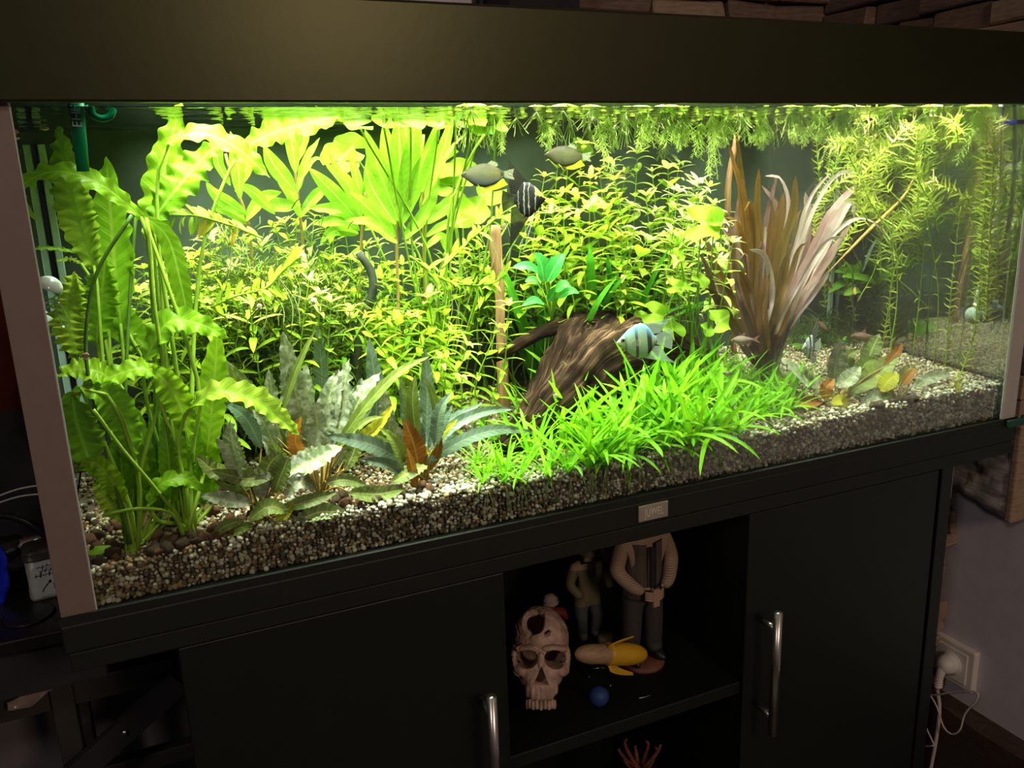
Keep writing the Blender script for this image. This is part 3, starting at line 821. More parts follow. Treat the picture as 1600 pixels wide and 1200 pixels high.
for i in range(110):
    x = r.choice([r.uniform(0.11, 0.40), r.uniform(0.30, 0.42), r.uniform(0.80, 1.18)]); y = 0.013 + 0.05 * r.random() ** 2
    put_stone(PEB[i % 6], x, y, r.uniform(0.0024, 0.0038), 'pale rounded pebble lying on the gravel near the front glass', 'pebble', 'pale pebbles along the front glass', 'pebble')
for i, (px, py) in enumerate(((1424, 630), (1370, 636), (1400, 628))):
    p = ground(px, py); o = link('stone', LAVA[0 if i else 2], None, p + V(0, 0, 0.003)); o.scale = (0.011, 0.008, 0.006)
    tag(o, ['dark oval stone right of the small yellow leaved plant', 'dark flat stone at the foot of the right mottled plant', 'brown stone between the mottled plant and the yellow leaved plant'][i], 'stone')

# ================================================================== plants drawn leaf by leaf
TOCAM = -RZ
def wlance(w, peak=0.45, p0=0.12, tip=0.0):
    """lance-shaped half-width profile"""
    def f(t):
        s = t / peak * 0.5 if t < peak else 0.5 + (t - peak) / (1 - peak) * 0.5
        return w * max(math.sin(PI * s) ** 0.75, 0) * 1.0 + w * p0 * (1 - t) * (1 - math.sin(PI * s)) + w * tip * 0 + 0.00015
    return f
def wribbon(w, tip=0.25):
    def f(t):
        return w * (min(1, 0.45 + t * 2.2)) * (1 if t < 1 - tip else max(0.03, math.sqrt(max(0, 1 - ((t - 1 + tip) / tip) ** 2))))
    return f
def S(pts, Y0=None):
    """[(px,py,Y) or (px,py)] -> world points"""
    return [at(p[0], p[1], p[2] if len(p) > 2 else Y0) for p in pts]

def leaf(root, pts, wpx, mt, pet=None, prof='lance', n=18, nc=4, ruf=0.0, rf=5, ew=0.0, fold=0.15, tilt=0.35, side=0.0, tw=0.0, pr=0.0016, name='leaf', ph=0, peak=0.45):
    """one leaf: blade along pts (world points), petiole along pet"""
    b = MB()
    wm = wpx * pxm(pts[len(pts) // 2]) / 2
    nrm = (TOCAM + V(0, 0, tilt) + V(side, 0, 0)).normalized()
    if pet:
        b.tube(crom(pet + [pts[0], pts[0].lerp(pts[1], 0.12)] if len(pet) else [], 12), lambda t: pr * (1.2 - 0.5 * t), 6, 1)
    pf = wlance(wm, peak) if prof == 'lance' else wribbon(wm)
    b.ribbon(pts, pf, nrm, nc, n, fold, ruf * wm, rf, ph, ew, tw)
    return b.build(name, [mt, 'stem_green' if mt not in ('crypt_grey', 'crypt_green', 'crypt_blue', 'crypt_orange', 'crypt_olive', 'crypt_yellow') else 'stem_brown'], root, root.location)

# ---- the two ruffled sword plants at the left
gA, gB = ground(208, 862), ground(293, 836)
pA = thing('ruffled_sword_plant', gA, 'tall ruffled light green sword plant nearest the left front corner', 'plant')
pB = thing('ruffled_sword_plant', gB, 'tall ruffled green sword plant, second from the left, beside the mottled plants', 'plant')
r = random.Random(21)
def sword(root, blade, w, mt='sword', pet=None, ruf=0.4, rf=6, ew=0.06, tilt=0.35, side=0.0, fold=0.12, tw=0, peak=0.45, pr=0.0022):
    c = root.location
    pts = S(blade)
    pp = [c + V(r.uniform(-.006, .006), r.uniform(-.006, .006), -0.002)] + (S(pet) if pet else [])
    leaf(root, pts, w, mt, pp, n=64, nc=8, ruf=ruf * .5, rf=rf * 1.25, ew=ew, tilt=tilt, side=side, fold=fold, tw=tw, ph=r.uniform(0, 6), peak=peak, pr=pr)
sword(pA, [(150, 425, .12), (122, 340, .13), (104, 260, .13), (92, 196, .13)], 60, 'sword_pale', [(175, 700, .07), (160, 560, .10)], rf=8)
sword(pA, [(190, 520, .14), (178, 400, .15), (172, 320, .15), (166, 244, .15)], 66, 'sword', [(200, 720, .08), (195, 600, .12)], rf=5, ruf=0.25)
sword(pB, [(228, 345, .07), (160, 290, .06), (95, 268, .06), (45, 282, .06), (30, 310, .06), (58, 345, .06)], 38, 'sword', [(250, 700, .06), (240, 500, .07)], tilt=0.7, rf=7)
sword(pB, [(240, 400, .13), (248, 320, .14), (262, 240, .15), (284, 160, .16)], 58, 'sword_dark', [(275, 700, .09), (255, 520, .12)], rf=5)
sword(pB, [(236, 348, .11), (272, 300, .11), (310, 255, .12), (344, 222, .12)], 66, 'sword_dark', [(262, 600, .08), (246, 450, .10)], rf=5, tilt=0.5)
sword(pB, [(258, 225, .09), (312, 208, .08), (370, 232, .08), (422, 278, .08)], 48, 'sword_dark', [(280, 620, .06), (250, 400, .09), (246, 280, .1)], tilt=1.0, rf=4, ruf=0.3)
sword(pB, [(372, 236, .14), (430, 206, .14), (490, 190, .13), (550, 172, .13)], 52, 'sword_dark', [(300, 600, .1), (318, 380, .13)], tilt=0.4, rf=6)
sword(pB, [(224, 336, .09), (262, 372, .09), (282, 440, .08), (298, 520, .07)], 34, 'sword_dark', [(300, 700, .05), (310, 600, .05)], ruf=0.1, ew=0.05)
sword(pA, [(120, 560, .08), (108, 510, .08), (110, 465, .08), (116, 424, .09)], 58, 'sword_pale', [(190, 760, .05), (160, 640, .06)], rf=9, ruf=0.7)
sword(pA, [(150, 540, .11), (158, 470, .12), (165, 400, .12)], 62, 'sword', [(200, 740, .07), (170, 620, .1)], rf=6)
sword(pA, [(190, 600, .05), (150, 580, .04), (112, 578, .04), (88, 590, .04)], 44, 'sword', [(205, 760, .04), (205, 660, .05)], tilt=0.8)
sword(pB, [(222, 570, .06), (262, 505, .06), (310, 506, .06), (357, 528, .06)], 46, 'sword', [(262, 740, .05), (232, 640, .06)], tilt=0.6, rf=5)
sword(pB, [(322, 720, .06), (330, 650, .06), (336, 580, .07), (340, 515, .07)], 48, 'sword', [(308, 780, .04)], rf=5, ruf=0.25, peak=0.5)
sword(pB, [(292, 640, .04), (340, 612, .03), (400, 625, .03), (440, 655, .03), (468, 680, .03)], 44, 'sword_pale', [(290, 780, .03), (278, 700, .035)], tilt=1.1, rf=7, ruf=0.4, fold=0.3)
sword(pA, [(262, 592, .05), (220, 576, .04), (165, 592, .04), (112, 612, .04)], 40, 'sword', [(215, 760, .04), (240, 660, .05)], tilt=0.9)
sword(pA, [(112, 612, .03), (120, 660, .03), (138, 715, .03), (150, 745, .03)], 70, 'sword_dark', [(215, 740, .03), (170, 620, .03)], rf=5, ruf=0.35)
sword(pA, [(126, 604, .03), (170, 622, .03), (198, 668, .03), (208, 720, .03)], 52, 'sword', [(205, 800, .025)], tilt=0.7)
sword(pB, [(232, 572, .045), (262, 600, .04), (284, 640, .04), (296, 690, .04)], 44, 'sword', [(290, 760, .035)], tilt=0.6)
sword(pA, [(196, 790, .025), (170, 745, .022), (145, 722, .022), (122, 732, .022)], 34, 'sword', [(204, 830, .024)], tilt=0.7, rf=4)
sword(pA, [(190, 815, .028), (172, 785, .028), (146, 752, .028)], 30, 'sword_pale', [(204, 838, .028)], tilt=0.5, rf=5)
sword(pB, [(230, 792, .03), (250, 758, .025), (285, 748, .025), (322, 768, .025)], 30, 'sword', [(285, 820, .03), (250, 815, .03)], tilt=1.0, rf=4)
sword(pB, [(152, 440, .16), (180, 490, .15), (215, 530, .14), (250, 560, .13)], 50, 'sword_dark', [(280, 760, .06), (265, 640, .11)], ruf=0.3)
for i in range(7):
    x0 = 182 + i * 13; t_ = r.uniform(600, 690)
    sword(pA, [(x0 + 18, 800, .03 + .006 * i), (x0 + 8, 730, .035 + .006 * i), (x0 + r.uniform(-8, 8), t_, .04 + .006 * i)], 34, r.choice(['sword_dark', 'sword', 'sword_dark']), None, ruf=0.15, ew=0.05)
for i in range(6):
    x0 = 262 + i * 13; t_ = r.uniform(620, 700)
    sword(pB, [(x0 + 4, 790, .03 + .007 * i), (x0 + 2, 720, .035 + .007 * i), (x0 + r.uniform(-10, 10), t_, .04 + .007 * i)], 32, r.choice(['sword_dark', 'sword', 'sword_dark']), None, ruf=0.15, ew=0.05)
# bare long leaf stalks and runners
for root, pts, mt in ((pA, [(204, 850, .02), (150, 640, .03), (134, 540, .04), (150, 430, .05), (206, 336, .06)], 'stem_dark'),
                      (pA, [(200, 850, .03), (196, 620, .1), (205, 430, .14), (212, 340, .15)], 'stem_dark'),
                      (pB, [(290, 830, .03), (262, 620, .05), (242, 480, .06), (236, 400, .07), (228, 345, .07)], 'stem_green'),
                      (pB, [(292, 830, .03), (260, 560, .07), (252, 450, .09), (246, 380, .1), (236, 350, .11)], 'stem_green'),
                      (pA, [(146, 640, .02), (190, 700, .02), (232, 750, .02), (268, 795, .02)], 'stem_green'),
                      (pB, [(160, 806, .02), (205, 796, .02), (248, 796, .018), (272, 806, .018), (286, 836, .02)], 'stem_green')):
    c = root.location; b = MB(); b.tube(crom(S(pts), 26), 0.0017, 6); b.build('stalk', mt, root, c)
# thin wavy leaves near the left pane
sword(pA, [(125, 395, .15), (80, 388, .14), (34, 391, .13)], 8, 'sword', [(180, 640, .12), (160, 440, .15)], rf=6, ruf=0.9)
sword(pA, [(128, 412, .14), (110, 405, .13), (86, 408, .12)], 9, 'sword_pale', [(180, 640, .12), (150, 460, .14)], rf=5, ruf=0.9)
# a leaf lying loose on the gravel
p = ground(158, 872); fl = thing('fallen_leaf', p, 'small bright green leaf fragment lying on the gravel at the far left', 'leaf')
b = MB(); b.ribbon([p + V(-.012, 0, .004), p + V(0, .002, .007), p + V(.013, .004, .005)], wlance(0.005), V(0, -.5, 1), 4, 10, 0.1, 0.001, 3); b.build('blade', 'sword', fl, p)

# ---- mottled crinkled plants
def crypt(root, lst):
    c = root.location
    for (pts, w, mt, Y) in lst:
        wp = S(pts, Y)
        leaf(root, wp, w, mt, [c + V(r.uniform(-.006, .006), r.uniform(-.004, .004), -.002), c.lerp(wp[0], .55) + V(0, 0, .006)], n=22, nc=6, ruf=0.16, rf=9, ew=0.07,
             tilt=r.uniform(.3, .8), side=r.uniform(-.5, .3), fold=r.uniform(.1, .4), tw=r.uniform(-.4, .4), pr=0.0011, ph=r.uniform(0, 6), peak=0.42)
g1 = ground(405, 815)
c1 = thing('mottled_leaf_plant', g1, 'front clump of silvery mottled crinkled oval leaves beside the sword plants', 'plant')
crypt(c1, [([(378, 735), (364, 695), (360, 655)], 36, 'crypt_grey', .04), ([(385, 735), (340, 738), (306, 712)], 30, 'crypt_green', .03), ([(432, 742), (385, 748), (330, 735)], 26, 'crypt_green', .025),
           ([(440, 742), (485, 722), (535, 698)], 42, 'crypt_grey', .03), ([(488, 705), (496, 665), (490, 628)], 34, 'crypt_grey', .05), ([(408, 700), (385, 655), (350, 628)], 24, 'crypt_blue', .05),
           ([(395, 786), (350, 780), (312, 774)], 26, 'crypt_grey', .018), ([(446, 778), (468, 752), (494, 764)], 26, 'crypt_grey', .018), ([(440, 795), (486, 782), (526, 770)], 22, 'crypt_green', .016),
           ([(462, 814), (502, 800), (545, 802)], 28, 'crypt_green', .014), ([(390, 812), (420, 792), (452, 800)], 28, 'crypt_green', .014), ([(430, 815), (448, 800), (460, 782)], 18, 'crypt_yellow', .014),
           ([(350, 838), (372, 826), (398, 820)], 20, 'crypt_olive', .014), ([(334, 838), (352, 822), (382, 812)], 18, 'crypt_green', .016), ([(455, 760), (445, 730), (425, 690)], 26, 'crypt_green', .04),
           ([(420, 760), (430, 715), (410, 680)], 28, 'crypt_grey', .045), ([(395, 760), (360, 758), (335, 750)], 20, 'crypt_olive', .03), ([(430, 700), (415, 665), (395, 640)], 24, 'crypt_grey', .06)])
g2 = ground(505, 770)
c2 = thing('mottled_leaf_plant', g2, 'tall clump of grey crinkled lance leaves behind the front mottled clump', 'plant')
crypt(c2, [([(440, 700), (395, 625), (348, 560)], 34, 'crypt_grey', .09), ([(455, 690), (458, 600), (442, 518)], 40, 'crypt_grey', .11), ([(475, 690), (480, 630), (478, 568)], 30, 'crypt_grey', .10),
           ([(515, 700), (532, 640), (546, 560)], 52, 'crypt_grey', .10), ([(520, 705), (575, 630), (625, 580), (673, 556)], 18, 'crypt_olive', .07), ([(440, 650), (462, 580), (493, 514)], 12, 'crypt_olive', .08),
           ([(585, 700), (588, 620), (577, 528)], 30, 'crypt_blue', .12), ([(505, 640), (502, 570), (497, 508)], 24, 'crypt_blue', .15), ([(540, 700), (585, 670), (616, 632)], 20, 'crypt_yellow', .06),
           ([(530, 700), (570, 660), (600, 650)], 12, 'crypt_olive', .06), ([(425, 690), (425, 620), (420, 575)], 30, 'crypt_grey', .10), ([(560, 700), (560, 640), (565, 590)], 34, 'crypt_grey', .12),
           ([(405, 660), (375, 610), (360, 570)], 20, 'crypt_olive', .08), ([(545, 770), (590, 772), (632, 764)], 26, 'crypt_green', .02), ([(510, 755), (538, 750), (572, 758)], 20, 'crypt_green', .025),
           ([(480, 720), (462, 690), (470, 650)], 26, 'crypt_orange', .06), ([(540, 735), (555, 700), (560, 670)], 24, 'crypt_green', .05)])
g3 = ground(662, 752)
c3 = thing('mottled_leaf_plant', g3, 'bluish narrow crinkled leaf clump with orange inner leaves left of the log', 'plant')
crypt(c3, [([(655, 730), (720, 690), (775, 672), (832, 674)], 20, 'crypt_blue', .05), ([(660, 720), (705, 668), (755, 644), (808, 638)], 18, 'crypt_blue', .07), ([(655, 705), (700, 660), (754, 630)], 16, 'crypt_blue', .08),
           ([(640, 725), (580, 695), (508, 680)], 26, 'crypt_blue', .04), ([(640, 742), (605, 725), (565, 718)], 18, 'crypt_blue', .035), ([(612, 755), (640, 738), (668, 728)], 26, 'crypt_green', .03),
           ([(650, 762), (646, 738), (636, 700)], 16, 'crypt_orange', .03), ([(655, 740), (648, 700), (632, 655)], 34, 'crypt_orange', .05), ([(672, 735), (684, 700), (684, 664)], 20, 'crypt_orange', .05),
           ([(665, 700), (668, 620), (664, 544)], 24, 'crypt_blue', .10), ([(640, 690), (634, 630), (626, 590)], 20, 'crypt_blue', .10), ([(655, 690), (650, 640), (648, 600)], 22, 'crypt_grey', .11),
           ([(620, 700), (605, 650), (598, 600)], 24, 'crypt_grey', .10), ([(690, 690), (680, 630), (664, 588)], 14, 'crypt_olive', .09), ([(660, 715), (690, 680), (715, 655)], 14, 'crypt_yellow', .05),
           ([(645, 712), (620, 680), (610, 660)], 30, 'crypt_grey', .06), ([(640, 740), (615, 690), (592, 668)], 22, 'crypt_olive', .04)])
def crypt_fill(root, n, x0, x1, y0, y1, mts, w0, w1, Ya, Yb, cx, cy):
    lst = []
    for k in range(n):
        tx, ty = r.uniform(x0, x1), r.uniform(y0, y1)
        mx, my = cx + (tx - cx) * .35 + r.uniform(-8, 8), cy + (ty - cy) * .35
        lst.append(([(mx, my), ((mx + tx) / 2 + r.uniform(-8, 8), (my + ty) / 2 - r.uniform(4, 16)), (tx, ty)], r.uniform(w0, w1), r.choice(mts), r.uniform(Ya, Yb)))
    crypt(root, lst)
crypt_fill(c1, 9, 330, 480, 660, 790, ['crypt_grey', 'crypt_green', 'crypt_olive'], 22, 34, .02, .06, 405, 800)
crypt_fill(c2, 12, 380, 600, 540, 700, ['crypt_grey', 'crypt_grey', 'crypt_blue', 'crypt_olive'], 22, 40, .06, .14, 500, 750)
crypt_fill(c3, 10, 570, 740, 580, 720, ['crypt_blue', 'crypt_grey', 'crypt_blue', 'crypt_olive'], 14, 24, .04, .12, 660, 745)
g4 = ground(1312, 628)
c4_ = thing('mottled_leaf_plant', g4, 'clump of broad silver mottled leaves on the open gravel at the right', 'plant')
crypt(c4_, [([(1305, 615), (1262, 592), (1220, 560)], 32, 'crypt_grey', .06), ([(1302, 600), (1306, 565), (1312, 528)], 36, 'crypt_grey', .07), ([(1352, 575), (1362, 548), (1374, 522)], 30, 'crypt_green', .08),
            ([(1308, 605), (1330, 588), (1344, 572)], 26, 'crypt_grey', .05), ([(1325, 615), (1368, 585), (1408, 548)], 32, 'crypt_green', .05), ([(1290, 625), (1292, 605), (1304, 592)], 20, 'crypt_orange', .045),
            ([(1330, 620), (1345, 595), (1350, 575)], 26, 'crypt_green', .06), ([(1345, 632), (1368, 622), (1392, 624)], 24, 'crypt_grey', .03), ([(1275, 612), (1262, 590), (1270, 575)], 20, 'crypt_olive', .06),
            ([(1300, 632), (1315, 625), (1322, 640)], 18, 'crypt_yellow', .03), ([(1330, 590), (1325, 560), (1340, 545)], 20, 'crypt_olive', .09), ([(1380, 575), (1398, 555), (1410, 536)], 16, 'crypt_orange', .05)])
g5 = ground(1402, 630)
c5 = thing('mottled_leaf_plant', g5, 'small yellow and brown leaved seedling right of the silver mottled clump', 'plant')
crypt_fill(c4_, 7, 1240, 1400, 550, 615, ['crypt_grey', 'crypt_green', 'crypt_olive'], 18, 28, .05, .10, 1312, 625)
crypt(c5, [([(1376, 612), (1388, 595), (1404, 584)], 28, 'crypt_yellow', .03), ([(1405, 602), (1414, 585), (1426, 570)], 22, 'crypt_green', .035), ([(1410, 602), (1420, 588), (1432, 574)], 14, 'crypt_orange', .03),
           ([(1400, 625), (1390, 615), (1380, 628)], 16, 'crypt_olive', .025), ([(1425, 608), (1455, 590), (1486, 584)], 18, 'crypt_grey', .05)])
p = ground(1268, 640); fl = thing('fallen_leaf', p, 'brown dead leaf lying flat on the gravel before the right mottled clump', 'leaf')
b = MB(); b.ribbon([p + V(-.024, -.004, .008), p + V(0, .002, .011), p + V(.024, .006, .007)], wlance(0.010), V(0, -.7, 1), 4, 12, 0.1, 0.002, 3); b.build('blade', 'crypt_orange', fl, p)
p = ground(1494, 632); fl = thing('fallen_leaf', p, 'small yellow leaf lying on the gravel near the right pane', 'leaf')
b = MB(); b.ribbon([p + V(-.006, -.002, .004), p + V(0, .001, .010), p + V(.006, .004, .014)], wlance(0.006), V(0, -1, .6), 4, 8, 0.1, 0.001, 3); b.build('blade', 'crypt_yellow', fl, p)

# ---- the big reddish ribbon-leaved plant
g6 = ground(1198, 592)
pr_ = thing('red_ribbon_plant', g6, 'large purple brown plant with long arching ribbon leaves in the right half', 'plant')
def redl(pts, w, mt, Y=.17):
    wp = [g6 + V(r.uniform(-.012, .012), r.uniform(-.01, .01), 0)] + S(pts, Y)
    leaf(pr_, wp, w * .68, mt, None, prof='rib', n=26, nc=4, ruf=0.25, rf=4, fold=0.35, tilt=r.uniform(.1, .6), side=r.uniform(-.7, .5), tw=r.uniform(-.5, .5), ph=r.uniform(0, 6))
for pts, w, mt, Y in [
    ([(1180, 490), (1168, 400), (1158, 310), (1138, 222)], 24, 'red_brown', .13), ([(1205, 480), (1222, 390), (1240, 330), (1243, 274)], 20, 'red_brown', .12),
    ([(1188, 500), (1196, 420), (1184, 340), (1186, 262)], 16, 'red_brown', .15), ([(1192, 500), (1205, 420), (1215, 360), (1225, 300)], 26, 'red_brown', .13),
    ([(1180, 500), (1178, 420), (1180, 360), (1172, 310)], 24, 'red_brown', .12), ([(1215, 500), (1262, 410), (1302, 330), (1345, 286)], 22, 'red_purple', .14),
    ([(1225, 500), (1275, 410), (1308, 345), (1328, 316), (1336, 345)], 22, 'red_pale', .13), ([(1210, 490), (1240, 390), (1265, 310), (1300, 268)], 10, 'red_pale', .15),
    ([(1240, 480), (1285, 390), (1330, 345), (1365, 348), (1390, 380)], 9, 'red_pale', .10), ([(1235, 500), (1285, 420), (1310, 380), (1330, 350)], 20, 'red_purple', .11),
    ([(1230, 470), (1262, 350), (1300, 280), (1335, 268), (1368, 284)], 9, 'red_pale', .17), ([(1170, 520), (1130, 440), (1105, 385), (1085, 350)], 18, 'red_brown', .17),
    ([(1165, 530), (1125, 455), (1110, 400), (1096, 360)], 20, 'red_purple', .15), ([(1175, 500), (1145, 410), (1130, 360), (1115, 330)], 18, 'red_purple', .19),
    ([(1160, 540), (1120, 470), (1105, 420), (1092, 395)], 16, 'red_purple', .13), ([(1180, 470), (1160, 380), (1150, 345), (1130, 340)], 14, 'red_brown', .13),
    ([(1205, 470), (1222, 380), (1232, 330), (1220, 280), (1195, 275)], 12, 'red_pale', .18), ([(1200, 470), (1215, 380), (1210, 320), (1190, 290)], 20, 'red_purple', .2),
    ([(1215, 480), (1245, 400), (1262, 340), (1258, 300)], 22, 'red_pale', .18), ([(1210, 500), (1235, 430), (1248, 390), (1262, 380)], 14, 'red_brown', .10),
    ([(1220, 500), (1250, 440), (1275, 395), (1300, 372), (1320, 372)], 9, 'red_pale', .09), ([(1225, 520), (1270, 440), (1290, 405), (1300, 380)], 24, 'red_purple', .16),
    ([(1195, 520), (1205, 460), (1195, 400), (1170, 390)], 16, 'red_pale', .10), ([(1190, 530), (1175, 470), (1160, 430), (1150, 420)], 22, 'red_brown', .11),
    ([(1200, 520), (1220, 460), (1225, 420), (1232, 395)], 26, 'red_brown', .11), ([(1210, 530), (1245, 470), (1262, 430), (1275, 400)], 18, 'red_brown', .12),
    ([(1185, 480), (1195, 380), (1200, 330), (1215, 270)], 14, 'red_purple', .2), ([(1170, 500), (1150, 420), (1155, 330), (1162, 280)], 20, 'red_purple', .21),
    ([(1175, 540), (1140, 490), (1118, 460), (1102, 450)], 14, 'red_brown', .13), ([(1160, 500), (1165, 430), (1170, 370), (1155, 250), (1148, 200)], 12, 'red_brown', .22),
    ([(1220, 530), (1262, 470), (1285, 440), (1296, 420)], 14, 'red_pale', .14), ([(1195, 540), (1190, 480), (1200, 430)], 26, 'red_brown', .10),
    ([(1205, 545), (1225, 500), (1240, 460)], 20, 'red_brown', .11), ([(1180, 545), (1165, 500), (1150, 460)], 20, 'red_purple', .12)]:
    redl(pts, w, mt, Y)
for i in range(26):
    a = r.uniform(-1, 1); tx = 1215 + a * 95 + r.uniform(-10, 10); ty = 330 + abs(a) * 45 + r.uniform(-30, 90)
    redl([(1200 + a * 35, 500), (1206 + a * 62, (500 + ty) / 2 + 10), (tx, ty)] + ([(tx + a * 22, ty + 12)] if i % 3 else []), r.uniform(8, 17), r.choice(['red_brown', 'red_purple', 'red_purple', 'red_pale', 'red_brown']), r.uniform(.10, .22))
# its runner and a thin brown shoot to the right
b = MB(); b.tube(crom(S([(1290, 430), (1352, 366), (1405, 315), (1425, 285), (1440, 240)], .12), 20), lambda t: 0.0008 + 0.0018 * math.sin(PI * t), 6)
b.build('shoot', 'stem_brown', pr_, g6)
b = MB(); b.ribbon(S([(1348, 425), (1358, 395), (1371, 370)], .10), wlance(0.0022), TOCAM, 2, 8); b.build('leaf', 'crypt_blue', pr_, g6)

# ================================================================== driftwood
def wood_tube(path, rad, mt, parent, org, name, sides=22, n=46, amp=0.25, fs=(9, 60), seed=0, squash=0.8):
    """gnarled wood: tube with grooves running along it"""
    pth = crom(path, n); b = MB(); b.tube(pth, rad, sides, 0, True, squash)
    vv = b.v
    for i in range(n + 1):
        rr = rad(i / n)
        c = pth[i]
        for k in range(sides):
            q = vv[i * sides + k]; d = (q - c)
            g = noise.noise(V(k * 1.9, i / n * fs[0], seed)) * 0.6 + noise.noise(V(k * 0.55, i / n * 4, seed + 9)) * 0.8 + noise.noise(q * fs[1] + V(seed, 0, 0)) * 0.5
            vv[i * sides + k] = c + d * (1 + amp * g)
    b.uv = [(k / sides, i / n) for i in range(n + 1) for k in range(sides)]
    return b.build(name, mt, parent, org)
lg0 = at(900, 560, .17)
lg = thing('driftwood_log', V(lg0.x, .17, zs(lg0.x, .17)), 'big dark brown weathered driftwood log in the middle behind the grass', 'driftwood')
wood_tube(S([(785, 705, .09), (835, 660, .11), (885, 612, .13), (925, 570, .15), (970, 548, .18), (1035, 545, .21), (1110, 560, .24)]), lambda t: 0.015 + 0.032 * math.sin(PI * min(1, max(0, t * 1.1 - .06))) ** 1.1, 'log_wood', lg, lg.location, 'trunk', 36, 70, 0.42, seed=1, squash=0.9)
wood_tube(S([(912, 505, .19), (895, 522, .17), (880, 560, .15), (855, 610, .13), (820, 660, .10)]), lambda t: 0.012 + 0.010 * math.sin(PI * t), 'log_wood', lg, lg.location, 'knot_ridge', 18, 36, 0.45, seed=4)
wood_tube(S([(880, 508, .20), (840, 522, .18), (800, 545, .16), (772, 560, .15)]), lambda t: 0.011 * (1 - .5 * t), 'log_wood', lg, lg.location, 'root_stub', 14, 24, 0.3, seed=7)
wood_tube(S([(890, 505, .20), (950, 502, .21), (1010, 512, .22), (1070, 525, .23)]), lambda t: 0.018 * (1 - .4 * t), 'log_wood', lg, lg.location, 'upper_ridge', 14, 26, 0.3, seed=12)
rt0 = at(560, 640, .2)
rt = thing('forked_root', V(rt0.x, .2, zs(rt0.x, .2)), 'thin dark forked root standing upright in the left stem plants', 'driftwood')
wood_tube([V(rt0.x, .2, zs(rt0.x, .2) - .004)] + S([(556, 560, .2), (568, 500, .2), (582, 460, .19), (580, 425, .19), (560, 395, .19)]), lambda t: 0.010 - 0.005 * t, 'root_wood', rt, rt.location, 'stem', 10, 28, 0.2, seed=2)
wood_tube(S([(562, 540, .2), (545, 500, .2), (535, 470, .2)]), lambda t: 0.006 - 0.003 * t, 'root_wood', rt, rt.location, 'fork', 8, 12, 0.2, seed=3)
sk0 = at(785, 560, .22)
sk = thing('bark_stick', V(sk0.x, .22, zs(sk0.x, .22)), 'pale orange brown stick standing upright below the black angelfish', 'driftwood')
wood_tube([V(sk0.x, .22, zs(sk0.x, .22) - .003)] + S([(782, 500, .22), (780, 440, .22), (775, 400, .22), (772, 352, .22)]), lambda t: 0.0085 + .001 * math.sin(9 * t), 'stick_wood', sk, sk.location, 'stick', 12, 30, 0.2, seed=6)
sk0 = at(1150, 480, .3)
sk = thing('bark_stick', V(sk0.x, .30, zs(sk0.x, .30)), 'thin brown stick rising behind the purple ribbon plant', 'driftwood')
wood_tube([V(sk0.x, .30, zs(sk0.x, .30) - .003)] + S([(1140, 400, .30), (1138, 290, .30), (1152, 212, .30)]), lambda t: 0.006, 'stick_wood', sk, sk.location, 'stick', 8, 24, 0.2, seed=8)

# ================================================================== leaf prototypes for the bushy plants
def leaf_proto(w, droop, mt, fold=0.25, n=7, nc=2, ruf=0.0, peak=0.42, twist=0.0, name='leaf', prof=None):
    """unit-length leaf along +X, face up"""
    b = MB(); pts = []
    for i in range(n + 1):
        t = i / n; a = droop * t
        pts.append(V(math.sin(a) / droop if abs(droop) > 1e-3 else t, 0, -(1 - math.cos(a)) / droop if abs(droop) > 1e-3 else 0))
    b.ribbon(pts, prof or wlance(w, peak), V(0, 0, 1), nc, None, fold, ruf, 3, 0.5, 0, twist)
    return b.mesh(name, [mt])
def protos(mt, w, **k):
    return [leaf_proto(w * f, d, mt, **k) for f, d in ((1, .5), (.85, .9), (1.1, .2), (.95, 1.3))]
PR = {}
for mt in ('stem_leaf', 'stem_leaf_deep', 'stem_leaf_top', 'stem_leaf_pale', 'stem_leaf_amber'):
    PR[mt] = protos(mt, 0.13)
    PR[mt + '_w'] = protos(mt, 0.19)
PR['big'] = protos('hygro_big', 0.105, n=12, nc=4, ruf=0.012)

def put_leaf(root, me, pos, d, up, L, name='leaf'):
    o = bpy.data.objects.new(name, me); COL.objects.link(o); o.parent = root
    o.matrix_local = Matrix.Translation(pos - root.location) @ basis(d, up) @ Matrix.Diagonal((L, L, L, 1))
    return o

